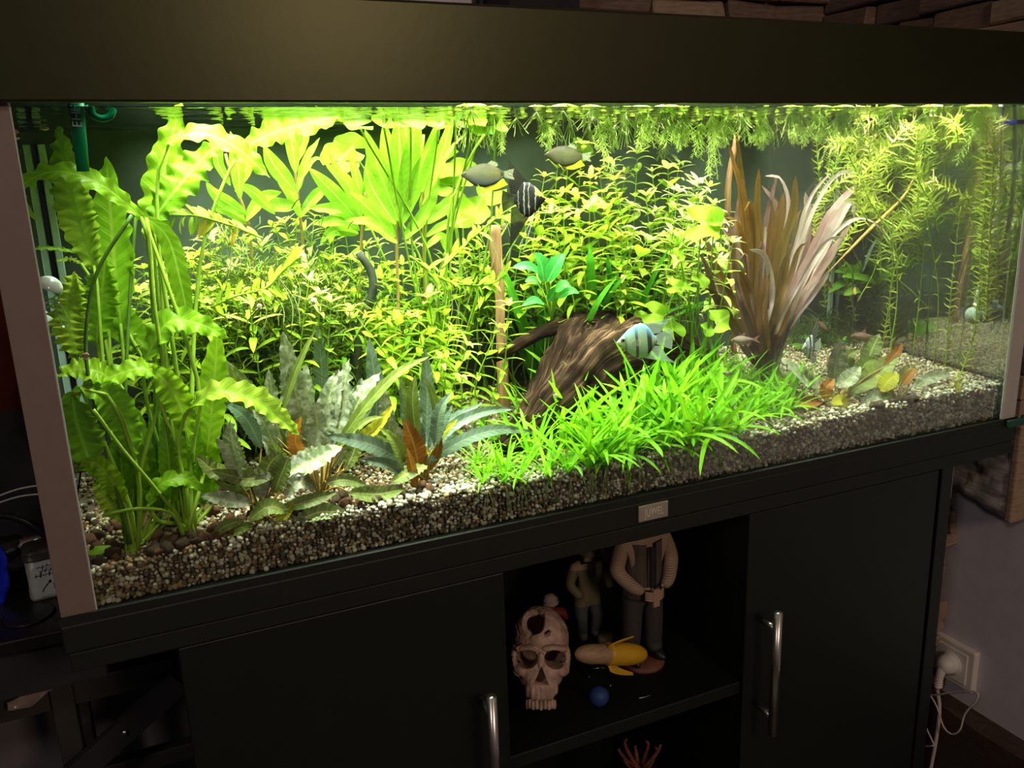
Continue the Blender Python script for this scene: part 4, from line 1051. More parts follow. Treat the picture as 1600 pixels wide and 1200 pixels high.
def stem_plant(name, label, group, base, top, sway, L, low, high, r, node=0.016, bare=0.25, stem='stem_green', roots=0, cat='plant', wide='', rise=0.25, crown=5, rad=0.0011, elev=(0.1, 0.7)):
    """upright stem with pairs of leaves, a rosette at the tip; every leaf its own object"""
    base = V(base.x, base.y, zs(base.x, base.y) - .002)
    root = thing(name, base, label, cat, group)
    mid = base.lerp(top, 0.55) + V(r.uniform(-sway, sway), r.uniform(-sway, sway) * .4, 0)
    path = crom([base, base.lerp(mid, .5) + V(r.uniform(-sway, sway) * .4, 0, 0), mid, top], 24)
    b = MB(); b.tube(path, lambda t: rad * (1.1 - .5 * t), 5)
    if roots:
        for k in range(roots):
            q = path[int(r.uniform(6, 18))]; e = q + V(r.uniform(-.02, .02), r.uniform(-.015, .005), -r.uniform(.03, .08))
            b.tube(crom([q, q.lerp(e, .5) + V(r.uniform(-.012, .012), -.004, 0), e], 7), 0.0004, 3, 1)
    b.build('stem', [stem, 'root_pale'], root, base)
    tot = sum((path[i + 1] - path[i]).length for i in range(24))
    nn = max(3, int(tot * (1 - bare) / node)); a0 = r.uniform(0, PI)
    for i in range(nn):
        t = bare + (1 - bare) * (i + .5) / nn
        f = t * 24; k = min(23, int(f)); p = path[k].lerp(path[k + 1], f - k)
        T = (path[k + 1] - path[k]).normalized()
        u = T.orthogonal().normalized(); v = T.cross(u)
        a = a0 + i * PI / 2 + r.uniform(-.3, .3)
        tt = i / nn
        sz = L * (0.65 + .5 * math.sin(PI * min(1, .25 + tt * .75))) * r.uniform(.8, 1.15)
        for s_ in (0, PI):
            d = (u * math.cos(a + s_) + v * math.sin(a + s_)) * 1.0 + T * (elev[0] + (elev[1] - elev[0]) * tt + r.uniform(-.2, .2))
            ms = PR[(high if tt > .8 and high else low) + wide]
            put_leaf(root, ms[r.randrange(4)], p, d, T + V(0, 0, .3), sz)
    T = (path[24] - path[22]).normalized(); u = T.orthogonal().normalized(); v = T.cross(u)
    for k in range(crown):
        a = 2 * PI * k / crown + a0
        put_leaf(root, PR[(high or low) + wide][r.randrange(4)], path[24], (u * math.cos(a) + v * math.sin(a)) + T * r.uniform(.5, 1.1), T, L * r.uniform(.5, .8))
    return root

r = random.Random(77)
# left thicket
sil = ([190, 240, 300, 380, 450, 550, 650, 750, 800, 835], [400, 385, 345, 365, 330, 350, 385, 390, 450, 500])
zones = [
    ('bright green bushy stem plant in the thicket between the sword plants and the dark root', 'bright green stem plants of the left thicket', 190, 470),
    ('green narrow leaved stem plant in the thicket between the dark root and the stick', 'green stem plants left of the stick', 470, 800)]
for lb, gp, xa, xb in zones:
    cnt = int((xb - xa) / 5.6)
    for i in range(cnt):
        px = xa + (xb - xa) * (i + r.random()) / cnt
        y0 = np.interp(px, *sil)
        lay = i % 3 if px < 715 else 0
        py = y0 + (lay * 50) + r.uniform(0, 55)
        Y = [.29, .23, .17][lay] + r.uniform(-.03, .03)
        top = at(px, min(py, 560), Y)
        base = V(top.x + r.uniform(-.05, .05), Y + r.uniform(.0, .03), 0)
        hi = r.choice(['stem_leaf_top', 'stem_leaf', 'stem_leaf_top', 'stem_leaf_amber' if px < 470 else 'stem_leaf'])
        stem_plant('stem_plant', lb, gp, base, top, .035, r.uniform(.024, .036), 'stem_leaf' if r.random() < .8 else 'stem_leaf_deep', hi, r, node=.0135, bare=.22 if px < 715 else .62, roots=1 if lay == 2 else 0)
# low leafy shoots right of the left thicket, in front of the dark hollow
for px, py, Y in ((795, 478, .14), (778, 512, .14), (730, 540, .13), (705, 520, .13), (722, 590, .11), (690, 560, .13)):
    top = at(px, py, Y); base = V(top.x - .03, Y + .02, 0)
    stem_plant('stem_plant', 'low bright shoot leaning over the dark hollow left of the log', 'low shoots by the hollow', base, top, .02, .028, 'stem_leaf', 'stem_leaf_top', r, node=.013, bare=.15, roots=2)
# long shoots lying across the thicket
for pts, lb in (([(330, 480), (370, 462), (415, 450), (440, 425), (470, 400)], 'long horizontal shoot with pale roots across the left thicket, lower one'), ([(410, 372), (360, 352), (310, 338), (272, 336)], 'yellowish shoot leaning left over the top of the thicket'),
               ([(690, 420), (740, 370), (790, 330), (812, 320)], 'pale shoot slanting up to the black angelfish'), ([(640, 400), (700, 440), (760, 445), (790, 430)], 'shoot with small pale leaves slanting right below the stick top')):
    wp = S(pts, .13); root = thing('trailing_shoot', wp[0], lb, 'plant', 'long shoots over the thicket')
    pa = crom(wp, 20); b = MB(); b.tube(pa, .0012, 5)
    for k in range(6):
        q = pa[r.randrange(2, 18)]; e = q + V(r.uniform(-.01, .02), -.005, -r.uniform(.03, .07)); b.tube(crom([q, q.lerp(e, .5) + V(.008, 0, 0), e], 7), .0005, 3, 1)
    b.build('stem', ['stem_green', 'root_pale'], root, wp[0])
    for i in range(1, 20):
        T = (pa[i + 1 if i < 20 else i] - pa[i - 1]).normalized()
        for s_ in (-1, 1):
            put_leaf(root, PR['stem_leaf_amber' if 'yellow' in lb and r.random() < .4 else 'stem_leaf'][r.randrange(4)], pa[i], V(0, 0, s_) * r.uniform(.2, 1) + V(0, r.uniform(-1, 1), 0) + T * r.uniform(.2, .9), V(r.uniform(-.4, .4), -.6, .8), r.uniform(.012, .024))

# right-of-centre bushes with pale tops
sil2 = ([820, 880, 950, 1010, 1080, 1140], [285, 215, 225, 240, 250, 300])
for i in range(44):
    px = 822 + 318 * (i + r.random()) / 44
    lay = i % 3
    py = np.interp(px, *sil2) + lay * 45 + r.uniform(0, 50)
    Y = [.30, .25, .20][lay] + r.uniform(-.02, .02)
    top = at(px, py, Y); base = V(top.x + r.uniform(-.05, .03), Y + .01, 0)
    right = px > 985
    lo_ = 'stem_leaf' if not right else r.choice(['stem_leaf', 'stem_leaf_top'])
    hi_ = r.choice(['stem_leaf_top', 'stem_leaf_amber', 'stem_leaf_top']) if not right else r.choice(['stem_leaf_pale', 'stem_leaf_pale', 'stem_leaf_top'])
    lb = 'pale cream tipped stem plant left of the purple ribbon plant' if right else 'light green stem plant behind and right of the black angelfish'
    gp = 'cream tipped stem plants beside the purple plant' if right else 'light green stem plants right of the black angelfish'
    stem_plant('stem_plant', lb, gp, base, top, .03, r.uniform(.026, .036), lo_, hi_, r, node=.0155, bare=.45, crown=6, wide='' if i % 2 else '_w', elev=(.1, .8))
for px, py, Y in ((1092, 285, .15), (1115, 320, .14), (1060, 300, .16), (1130, 350, .13), (1075, 345, .15), (1145, 380, .12)):
    top = at(px, py, Y); base = V(top.x - .02, Y + .03, 0)
    stem_plant('stem_plant', 'white pink topped shoot right against the purple ribbon plant', 'white topped shoots against the purple plant', base, top, .02, .03, 'stem_leaf_top', 'stem_leaf_pale', r, node=.013, bare=.6, crown=7)

# ---- large lance-leaved plants up to the surface
def big_plant(base_px, Y, lb, leaves, stem_pts):
    p0 = at(*base_px, Y); base = V(p0.x, Y, zs(p0.x, Y))
    root = thing('giant_lance_plant', base, lb, 'plant', 'large lance leaved plants')
    b = MB(); b.tube(crom([base] + S(stem_pts, Y), 22), lambda t: .0024 - .0008 * t, 6); b.build('stem', 'stem_brown', root, base)
    for pts, w in leaves:
        wp = S(pts, Y + r.uniform(-.03, .02))
        leaf(root, wp, w, 'hygro_big', None, n=16, nc=4, ruf=.12, rf=3, fold=.3, tilt=r.uniform(-.1, .5), side=r.uniform(-.6, .6), tw=r.uniform(-.3, .3), ph=r.uniform(0, 6))
big_plant((400, 620), .26, 'large lance leaved plant with brown stem beside the arching sword leaves', [
    ([(385, 335), (345, 310), (322, 285)], 22), ([(375, 310), (372, 260), (360, 205)], 22), ([(360, 290), (340, 250), (350, 205)], 16), ([(385, 345), (410, 310), (440, 300)], 20),
    ([(368, 300), (388, 255), (398, 200)], 20), ([(390, 350), (360, 330), (330, 325)], 18), ([(372, 290), (395, 300), (430, 335)], 18)], [(395, 420), (385, 340), (365, 285), (352, 240)])
big_plant((480, 620), .27, 'large lance leaved plant under the long horizontal sword leaf', [
    ([(462, 300), (430, 260), (412, 228)], 26), ([(462, 270), (455, 220), (440, 180)], 20), ([(465, 300), (480, 250), (500, 215)], 16), ([(470, 320), (430, 320), (385, 295)], 24), ([(465, 290), (490, 250), (505, 250)], 10),
    ([(470, 340), (455, 300), (425, 255)], 22), ([(460, 260), (475, 215), (470, 175)], 18), ([(470, 335), (500, 300), (520, 290)], 18)], [(475, 420), (468, 330), (460, 260), (452, 215)])
big_plant((560, 640), .24, 'large lance leaved plant in the middle of the left half, leaves spread to the left', [
    ([(560, 345), (520, 300), (482, 262)], 26), ([(565, 340), (545, 290), (508, 255)], 22), ([(560, 350), (530, 330), (482, 325)], 22), ([(565, 335), (560, 290), (545, 235)], 16), ([(568, 345), (590, 300), (600, 270)], 22),
    ([(562, 360), (535, 345), (490, 350)], 20), ([(570, 340), (580, 290), (575, 240)], 24), ([(570, 360), (600, 340), (628, 330)], 20), ([(560, 365), (525, 360), (500, 380)], 18), ([(565, 330), (530, 270), (512, 230)], 12)], [(562, 460), (565, 370), (568, 330), (570, 300)])
big_plant((625, 640), .21, 'tallest large lance leaved plant with broad whitish leaves at the surface', [
    ([(620, 365), (600, 290), (570, 202)], 32), ([(622, 355), (612, 270), (600, 190)], 34), ([(625, 350), (640, 260), (650, 180)], 30), ([(628, 350), (650, 280), (675, 220)], 26), ([(625, 340), (625, 250), (622, 178)], 34),
    ([(618, 370), (570, 320), (545, 300)], 24), ([(620, 380), (580, 350), (540, 345)], 22), ([(630, 375), (660, 340), (672, 310)], 22), ([(628, 330), (665, 250), (690, 175)], 20), ([(622, 345), (590, 260), (580, 215)], 24), ([(618, 350), (585, 300), (570, 260)], 26)],
    [(622, 460), (620, 380), (624, 330), (628, 290)])
big_plant((670, 640), .25, 'large lance leaved plant with dark red stem left of the small gourami', [
    ([(662, 345), (672, 305), (686, 275)], 26), ([(660, 310), (690, 240), (708, 178)], 20), ([(660, 300), (650, 240), (655, 190)], 24), ([(662, 350), (700, 320), (715, 300)], 22), ([(663, 330), (680, 260), (690, 230)], 20),
    ([(664, 370), (700, 350), (735, 340)], 16), ([(660, 280), (640, 230), (630, 185)], 22), ([(663, 390), (690, 370), (700, 400)], 14), ([(660, 320), (700, 240), (732, 205)], 10)], [(664, 460), (662, 350), (660, 260), (662, 210)])

# ---- lily with round pads at and below the surface
def pad(root, c, rad, nrm, mt, notch=0.5, wav=0.12, seed=0, name='pad'):
    b = MB(); vs, uv, fs = [V(0, 0, 0)], [(0.5, 0.02)], []
    n = 26; rings = 3
    for j in range(1, rings + 1):
        for k in range(n + 1):
            a = notch / 2 + (2 * PI - notch) * k / n
            rr = rad * j / rings * (1 + .07 * math.sin(5 * a + seed))
            vs.append(V(rr * math.cos(a), rr * math.sin(a), wav * rad * (j / rings) ** 2 * math.sin(3 * a + seed) + .2 * rad * (j / rings) ** 2)); uv.append((0.5 + .5 * math.sin(a) * j / rings, j / rings))
    for k in range(n): fs.append((0, 1 + k, 2 + k))
    for j in range(rings - 1):
        for k in range(n):
            a = 1 + j * (n + 1) + k; fs.append((a, a + n + 1, a + n + 2, a + 1))
    b.add(vs, fs, uv)
    o = b.build(name, mt, root); z = nrm.normalized()
    o.matrix_local = Matrix.Translation(c - root.location) @ basis(V(math.cos(seed), math.sin(seed), 0) - z * z.dot(V(math.cos(seed), math.sin(seed), 0)), z)
    return o
lb0 = at(690, 560, .29); lb0.z = zs(lb0.x, .29)
ly = thing('water_lily', lb0, 'water lily with pale pads at the surface and heart shaped leaves below', 'plant')
for i, (px, py, Y, rp, tilt) in enumerate(((560, 190, .18, 24, (0, -.6, 1)), (598, 178, .16, 26, (.2, -.4, 1)), (640, 174, .18, 24, (0, -.5, 1)), (684, 176, .20, 22, (0, -.4, 1)), (712, 182, .17, 18, (.2, -.6, 1)),
                                          (752, 196, .19, 24, (0, -1, .7)), (775, 180, .18, 20, (.4, -.7, .8)), (740, 172, .15, 20, (0, -.5, 1)), (530, 250, .30, 30, (0, -1, .6)), (548, 232, .31, 26, (-.2, -1, .5)), (690, 255, .31, 30, (0, -1, .5)),
                                          (715, 330, .27, 30, (.2, -1, .4)), (720, 272, .31, 26, (-.2, -1, .5)), (742, 330, .30, 24, (0, -1, .6)), (700, 290, .30, 24, (0, -1, .5)), (768, 300, .32, 26, (0, -1, .5)), (905, 235, .33, 20, (0, -1, .5)), (805, 330, .31, 22, (0, -1, .5)))):
    c = at(px, py, Y); c.z = min(c.z, WATER - .006)
    pad(ly, c, rp * pxm(c), V(*tilt), 'lily', seed=i * 1.3)
    b = MB(); b.tube(crom([lb0, lb0.lerp(c, .5) + V(r.uniform(-.03, .03), r.uniform(-.02, 0), .02), c], 14), .0013, 5); b.build('stalk', 'stem_green', ly, lb0)
b = MB(); b.tube(crom(S([(757, 210, .17), (735, 245, .17), (712, 300, .17), (700, 350, .18)]) + [lb0], 20), .0016, 5); b.build('stalk', 'stem_green', ly, lb0)

# ---- pennywort leaves around the red plant's foot
def pennywort(lb, base_px, lst):
    base = ground(*base_px); root = thing('pennywort', base, lb, 'plant', 'pennywort stems')
    for i, (px, py, Y, rp, tl) in enumerate(lst):
        c = at(px, py, Y); pad(root, c, rp * pxm(c), V(*tl), 'lily', .9, .3, i * 2.1 + px, 'leaf')
        b = MB(); b.tube(crom([base, base.lerp(c, .5) + V(r.uniform(-.02, .02), 0, .015), c], 12), .0011, 5); b.build('stalk', 'stem_green', root, base)
pennywort('pennywort with scalloped lime leaves between the log and the purple plant', (1075, 590), [(1052, 448, .13, 15, (0, -1, .8)), (1093, 437, .13, 15, (.2, -1, .6)), (1075, 452, .13, 12, (0, -.6, 1)), (1020, 490, .16, 20, (-.3, -1, .5)), (1052, 516, .14, 18, (0, -1, .6)), (1000, 497, .17, 13, (0, -1, .5)), (1060, 380, .16, 10, (0, -1, .5))])
pennywort('pennywort leaves just left of the purple plant foot', (1120, 590), [(1122, 503, .09, 22, (.1, -1, .8)), (1105, 515, .10, 12, (0, -1, .6)), (1145, 492, .14, 10, (0, -1, .6))])
pennywort('pennywort with one large bright leaf in front of the purple plant', (1110, 600), [(1096, 350, .10, 34, (-.2, -1, .7)), (1116, 342, .10, 16, (.3, -1, .5)), (1062, 400, .12, 9, (0, -1, .5))])

# ---- dark green tape leaves behind the log
r = random.Random(5)
VB = [leaf_proto(.035, d, 'val', fold=.3, n=10, nc=2, prof=wribbon(w_, .5)) for d, w_ in ((.4, .030), (.8, .026), (1.2, .03), (.15, .024))]
for i in range(9):
    px = 835 + i * 19; p0 = at(px, 500, .27 + r.uniform(-.03, .03)); base = V(p0.x, p0.y, zs(p0.x, p0.y))
    root = thing('tape_grass', base, 'dark green tape grass tuft standing behind the log', 'plant', 'tape grass tufts behind the log')
    for k in range(9):
        a = r.uniform(0, 2 * PI); put_leaf(root, VB[k % 4], base, V(math.cos(a) * .35, math.sin(a) * .2, 1), V(math.cos(a), math.sin(a), 0) * -1 + V(0, -.3, 0), r.uniform(.13, .24), 'blade')

# ---- broad glossy rosette plants on and behind the wood
def rosette(lb, base, lst, mt='anubias', grp='broad leaved rosette plants'):
    root = thing('broad_leaf_plant', base, lb, 'plant', grp)
    for px0, py0, px1, py1, Y, w_ in lst:
        a_, b_ = at(px0, py0, Y), at(px1, py1, Y - .01)
        leaf(root, [a_, a_.lerp(b_, .5) + V(0, -.004, .006), b_], w_, mt, [base + V(0, 0, 0), base.lerp(a_, .5) + V(0, 0, .006)], n=10, nc=4, fold=.25, tilt=.7, side=r.uniform(-.4, .4), peak=.4, pr=.0012)
bs = at(862, 500, .19)
rosette('broad glossy green rosette growing on the log top', bs, [(850, 440, 835, 395, .18, 30), (855, 440, 882, 396, .17, 26), (848, 430, 800, 418, .18, 20), (868, 455, 892, 448, .16, 18), (872, 465, 905, 458, .16, 16), (850, 475, 815, 478, .17, 16), (858, 470, 875, 450, .18, 16), (845, 450, 820, 440, .2, 18), (860, 430, 862, 400, .2, 22)])
for i, (px, py, lb) in enumerate(((905, 470, 'low dark leafed plant behind the log, left one'), (950, 465, 'low dark leafed plant behind the log, middle one'), (985, 470, 'low dark leafed plant behind the log, right one'))):
    bs = at(px, py + 25, .25)
    rosette(lb, bs, [(px + r.uniform(-25, 25), py + r.uniform(-10, 12), px + r.uniform(-55, 55), py + r.uniform(-38, 14), .22 + r.uniform(0, .05), 16) for k in range(11)], 'stem_leaf_deep', 'low dark plants behind the log')
for i, (px, py, lb) in enumerate(((1330, 440, 'low dark plant by the rear right seam, upper one'), (1280, 560, 'low dark plant at the foot of the rear right seam'))):
    bs = at(px, py + 30, .28)
    rosette(lb, bs, [(px + r.uniform(-15, 15), py + r.uniform(-14, 22), px + r.uniform(-50, 50), py + r.uniform(-40, 30), .26 + r.uniform(0, .05), 13) for k in range(13)], 'stem_leaf_deep', 'low dark plants by the rear right corner')

# ================================================================== foreground grass
r = random.Random(31)
GB = [leaf_proto(.03, d, 'grass', fold=.35, n=9, nc=2, prof=wribbon(w_, .6), twist=tw) for d, w_, tw in ((.3, .034, .2), (.9, .032, -.3), (1.5, .030, .5), (.6, .036, -.2), (2.0, .028, .2), (.1, .03, .6))]
cl_pts = []
for i in range(400):
    if len(cl_pts) >= 62: break
    px = r.uniform(740, 1235); 
    yb = np.interp(px, [740, 830, 1000, 1130, 1235], [770, 775, 735, 690, 655])
    yt = np.interp(px, [740, 830, 1000, 1130, 1235], [725, 680, 625, 600, 610])
    py = r.uniform(yt, yb)
    p = ground(px, py)
    if all((p - q).length > .017 for q in cl_pts): cl_pts.append(p)
ORD = ['first', 'second', 'third', 'fourth', 'fifth', 'sixth', 'seventh', 'eighth', 'ninth', 'tenth', 'eleventh', 'twelfth', 'thirteenth', 'fourteenth', 'fifteenth', 'sixteenth', 'seventeenth', 'eighteenth', 'nineteenth', 'twentieth']
cl_pts.sort(key=lambda q: q.x)
n_front = 0
for i, p in enumerate(cl_pts):
    if p.y < .03 and n_front < 20:
        lb_ = 'bright green grass rosette rooted against the front glass, %s from the left' % ORD[n_front]; n_front += 1
    elif p.x < .52: lb_ = 'low bright green grass rosette at the left end of the carpet, beside the log foot'
    elif p.x > .70: lb_ = 'bright green grass rosette at the right end of the carpet, towards the purple plant'
    else: lb_ = 'tall bright green grass rosette in the middle of the carpet below the silver angelfish'
    root = thing('grass_rosette', p - V(0, 0, .002), lb_, 'plant', 'grass rosettes of the foreground carpet')
    h = np.interp(p.x, [.38, .45, .52, .6, .72, .82], [.036, .045, .075, .092, .10, .06]) * (1 + .8 * max(0, p.y - .04))
    for k in range(12):
        a = 2 * PI * k / 12 + r.uniform(-.3, .3); e = r.uniform(.7, 2.6)
        o = put_leaf(root, GB[r.randrange(6)], p, V(math.cos(a), math.sin(a) * .8, e), V(-math.cos(a), -math.sin(a), .4), h * r.uniform(.7, 1.3), 'blade')
        if o.matrix_local.translation.y + root.location.y < .03: pass
    if p.y < .03:
        b = MB()
        for k in range(5):
            x = r.uniform(-.008, .008); b.tube(crom([V(0, 0, 0), V(x * .6, -.002, -.012), V(x, -.0035, -r.uniform(.02, .032))], 5), .0004, 3)
        o = b.build('roots', 'root_pale', root); o.location = V(0, .0085 - p.y, 0)

# ================================================================== fine needle-leaved stems at the right
r = random.Random(13)
def needle_stem(root_lb, gp, pts, Lf, mt, tip, node=.0062, whorl=3, bare=0.0, nm='needle_stem', stem='stem_green'):
    pts = [Vector(p) for p in pts]; root = thing(nm, pts[0], root_lb, 'plant', gp)
    n = 30; pa = crom(pts, n); b = MB(); b.tube(pa, .0009, 4); b.build('stem', stem, root, pts[0])
    b = MB(); tot = sum((pa[i + 1] - pa[i]).length for i in range(n)); m_ = int(tot * (1 - bare) / node)
    for i in range(m_):
        t = bare + (1 - bare) * i / m_; f = t * n; k = min(n - 1, int(f)); p = pa[k].lerp(pa[k + 1], f - k); T = (pa[k + 1] - pa[k]).normalized(); u = T.orthogonal().normalized(); v = T.cross(u)
        a0 = r.uniform(0, 6)
        for w_ in range(whorl):
            a = a0 + 2 * PI * w_ / whorl; d = (u * math.cos(a) + v * math.sin(a) + T * r.uniform(.2, .9)).normalized(); L = Lf * r.uniform(.6, 1.2)
            mid = p + d * L * .55; e = p + (d + V(0, 0, r.uniform(-.5, .3))).normalized() * L
            b.ribbon([p, mid, e], lambda q: .0014 * (1.1 - q), (TOCAM + V(0, 0, .3)).normalized(), 1, None, 0, mi=1 if t > .82 and tip else 0)
    o = b.build('needles', [mt, tip or mt], root, pts[0]); tag(o, kind='stuff')
for i in range(24):
    px = r.uniform(1325, 1490); Y = r.uniform(.05, .30); py = r.uniform(185, 340)
    top = at(px, py, Y); top.x = min(top.x, W - .02); top.z = min(top.z, WATER - .004)
    b0 = at(px + r.uniform(-90, 90), r.uniform(330, 440), Y); b0.x = min(b0.x, W - .015)
    mid = top.lerp(b0, .5) + V(r.uniform(-.05, .04), r.uniform(-.02, .02), r.uniform(-.02, .02)); mid.x = min(mid.x, W - .015)
    needle_stem('yellow green needle leaved stem in the floating thicket at the upper right', 'needle leaved stems of the right thicket', [b0, mid, top], r.uniform(.016, .026), 'needle' if r.random() < .75 else 'needle_dim', 'needle_tip' if r.random() < .6 else None, bare=r.choice([.0, .1, .3]))
for i in range(10):       # arching tips along the surface
    px = r.uniform(1330, 1500); Y = r.uniform(.08, .26); a_ = at(px, r.uniform(190, 260), Y); a_.x = min(a_.x, W - .03)
    e_ = a_ + V(r.uniform(-.12, -.02), r.uniform(-.05, .03), r.uniform(-.01, .03)); e_.z = min(e_.z, WATER - .004)
    a_.z = min(a_.z, WATER - .006)
    needle_stem('long leaved needle shoot lying under the water surface at the right', 'needle shoots under the surface', [a_, a_.lerp(e_, .5) + V(0, 0, .006), e_], .024, 'needle', 'needle_tip', node=.006)
for i, (x0, y0, x1, y1, Y, fl_) in enumerate(((1493, 610, 1528, 470, .035, .5), (1420, 560, 1415, 380, .2, .0), (1465, 585, 1445, 330, .12, .0), (1450, 480, 1352, 400, .12, 0), (1440, 580, 1470, 300, .16, 0), (1400, 530, 1440, 330, .22, .3),
                                           (1345, 500, 1300, 250, .28, .3), (1290, 480, 1275, 210, .31, .4), (1390, 545, 1400, 380, .18, .0), (1480, 560, 1500, 330, .1, .2), (1340, 470, 1375, 380, .24, 0))):
    p0 = at(x0, y0, Y); p1 = at(x1, y1, Y); p0.x = min(p0.x, W - .02); p1.x = min(p1.x, W - .02)
    if y0 > 500: p0.z = zs(p0.x, p0.y)
    needle_stem('thin trailing yellow green stem hanging under the right thicket' if i else 'single feathery stem rooted in the gravel by the right pane', 'thin trailing stems at the right' if i else None, [p0, p0.lerp(p1, .5) + V(r.uniform(-.02, .02), 0, 0), p1], .014, 'needle', None, node=.009 if fl_ else .025, whorl=2 if fl_ else 1, bare=.0)
# the yellow bush standing against the right pane
for i in range(6):
    Y = r.uniform(.02, .06); x = W - r.uniform(.015, .04); z0 = r.uniform(.10, .2)
    needle_stem('dense yellow needle stem close to the right pane', 'needle stems against the right pane', [V(x, Y, z0), V(x - .01, Y, z0 + .1), V(x - r.uniform(-.005, .02), Y + .01, WATER - .01)], .018, 'needle', 'needle_tip', node=.008)

# ================================================================== floating plants with hanging roots
r = random.Random(9)
def root_tuft(seed, nroot, Lr, hair, mt):
    q = random.Random(seed); b = MB()
    for k in range(nroot):
        a = q.uniform(0, 6.28); L = Lr * q.uniform(.5, 1.1); rr = q.uniform(.002, .014)
        pth = crom([V(0, 0, 0), V(math.cos(a) * rr * .6, math.sin(a) * rr * .6, -L * .4), V(math.cos(a) * rr * 1.4 + .004 * q.uniform(-1, 1), math.sin(a) * rr * 1.4, -L)], 8)
        b.tube(pth, .00035, 3, 0, False)
        if hair:
            for j in range(int(L / .0028)):
                t = (j + 1) / (L / .0028 + 1); f = t * 8; i0 = min(7, int(f)); p = pth[i0].lerp(pth[i0 + 1], f - i0)
                for s_ in (0, 1):
                    aa = q.uniform(0, 6.28); d = V(math.cos(aa), math.sin(aa) * .6, -.7) * (.010 * (1.1 - t * .6)) * q.uniform(.6, 1.2)
                    b.ribbon([p, p + d], lambda u: .00028, V(0, -1, .1), 1, None, 0)
    return b.mesh('roots', [mt])
TUFT = [root_tuft(1, 4, .05, True, 'root_green'), root_tuft(2, 9, .03, False, 'root_green'), root_tuft(3, 3, .075, True, 'root_green'), root_tuft(4, 12, .02, False, 'root_pale'), root_tuft(5, 6, .035, True, 'root_green')]
def disc(b, c, rad, nrm):
    z = nrm.normalized(); u = z.orthogonal().normalized(); v = z.cross(u); n = 8
    b.add([c] + [c + (u * math.cos(2 * PI * k / n) + v * math.sin(2 * PI * k / n)) * rad * (1.2 if k % 4 == 0 else 1) + z * rad * .15 for k in range(n)], [(0, 1 + k, 1 + (k + 1) % n) for k in range(n)])
PADS = []
for s in range(4):
    b = MB()
    for k in range(6):
        a = 2 * PI * k / 6 + s; disc(b, V(math.cos(a) * .010, math.sin(a) * .010, .0015 + .002 * (k % 2)), .0075, V(math.cos(a) * .3, math.sin(a) * .3, 1))
    PADS.append(b.mesh('pads', ['floater']))
n_f = 0
for i in range(120):
    x = .40 + (.79) * (i + r.random()) / 120; y = r.uniform(.03, D - .03)
    if x < .62 and r.random() < .35: continue
    sec = 'centre' if x < .8 else 'right'
    root = thing('floating_plant', V(x, y, WATER - .001), 'small floating plant with feathery hanging roots, ' + ('over the middle of the tank' if x < .8 else 'over the purple plant and needle thicket'), 'plant', 'floating plants, ' + sec)
    o = link('pads', PADS[r.randrange(4)], root); o.rotation_euler = (0, 0, r.uniform(0, 6)); tag(o, kind='stuff')
    big = r.random()
    o = link('roots', TUFT[r.choice([0, 2, 4, 4] if (big < .32 and x > .66) else [1, 1, 3, 3, 4])], root); o.rotation_euler = (r.uniform(-.15, .15), r.uniform(-.15, .15), r.uniform(0, 6)); tag(o, kind='stuff')
b = MB()
for i in range(900):
    x, y = r.uniform(.32, W - .012), .01 + (D - .015) * r.random()
    disc(b, V(x, y, WATER + .0006), r.uniform(.0018, .0036), V(r.uniform(-.1, .1), r.uniform(-.1, .1), 1))
o = b.build('duckweed', 'floater'); tag(o, 'layer of tiny duckweed leaves floating on the water surface', 'duckweed', kind='stuff')

# ---- fine moss tangle under the left thicket and on the back
def tangle(name, lb, cen, ext, n, mt, L=.02, mt2=None):
    b = MB()
    for i in range(n):
        p = V(cen.x + r.gauss(0, ext[0]), cen.y + r.gauss(0, ext[1]), cen.z + r.gauss(0, ext[2]))
        p.z = max(p.z, zs(p.x, p.y)); p.y = min(p.y, D - .004)
        d = V(r.uniform(-1, 1), r.uniform(-1, 1), r.uniform(-1, 1)).normalized() * L * r.uniform(.5, 1.2)
        q = p + d; q.y = min(q.y, D - .003); q.z = max(q.z, zs(p.x, p.y))
        b.ribbon([p, p.lerp(q, .5) + V(r.uniform(-1, 1), 0, r.uniform(-1, 1)) * L * .15, q], lambda u: .0006, TOCAM, 1, None, 0, mi=i % 2)
    o = b.build(name, [mt, mt2 or mt]); return tag(o, lb, 'moss', kind='stuff')
tangle('moss', 'olive fine moss tangle under the left thicket', at(430, 500, .22) , (.045, .03, .035), 5000, 'moss', mt2='moss_dark')
tangle('moss', 'dim green moss tangle low behind the purple plant', at(1290, 540, .29), (.05, .02, .025), 1800, 'moss_dark')
tangle('moss', 'dark moss on the back behind the log', at(930, 470, .30), (.07, .02, .03), 2200, 'moss_dark', mt2='moss')
tangle('moss', 'sparse dark moss tangle behind the needle thicket', at(1390, 420, .30), (.03, .015, .06), 900, 'moss_dark', mt2='needle_dim')

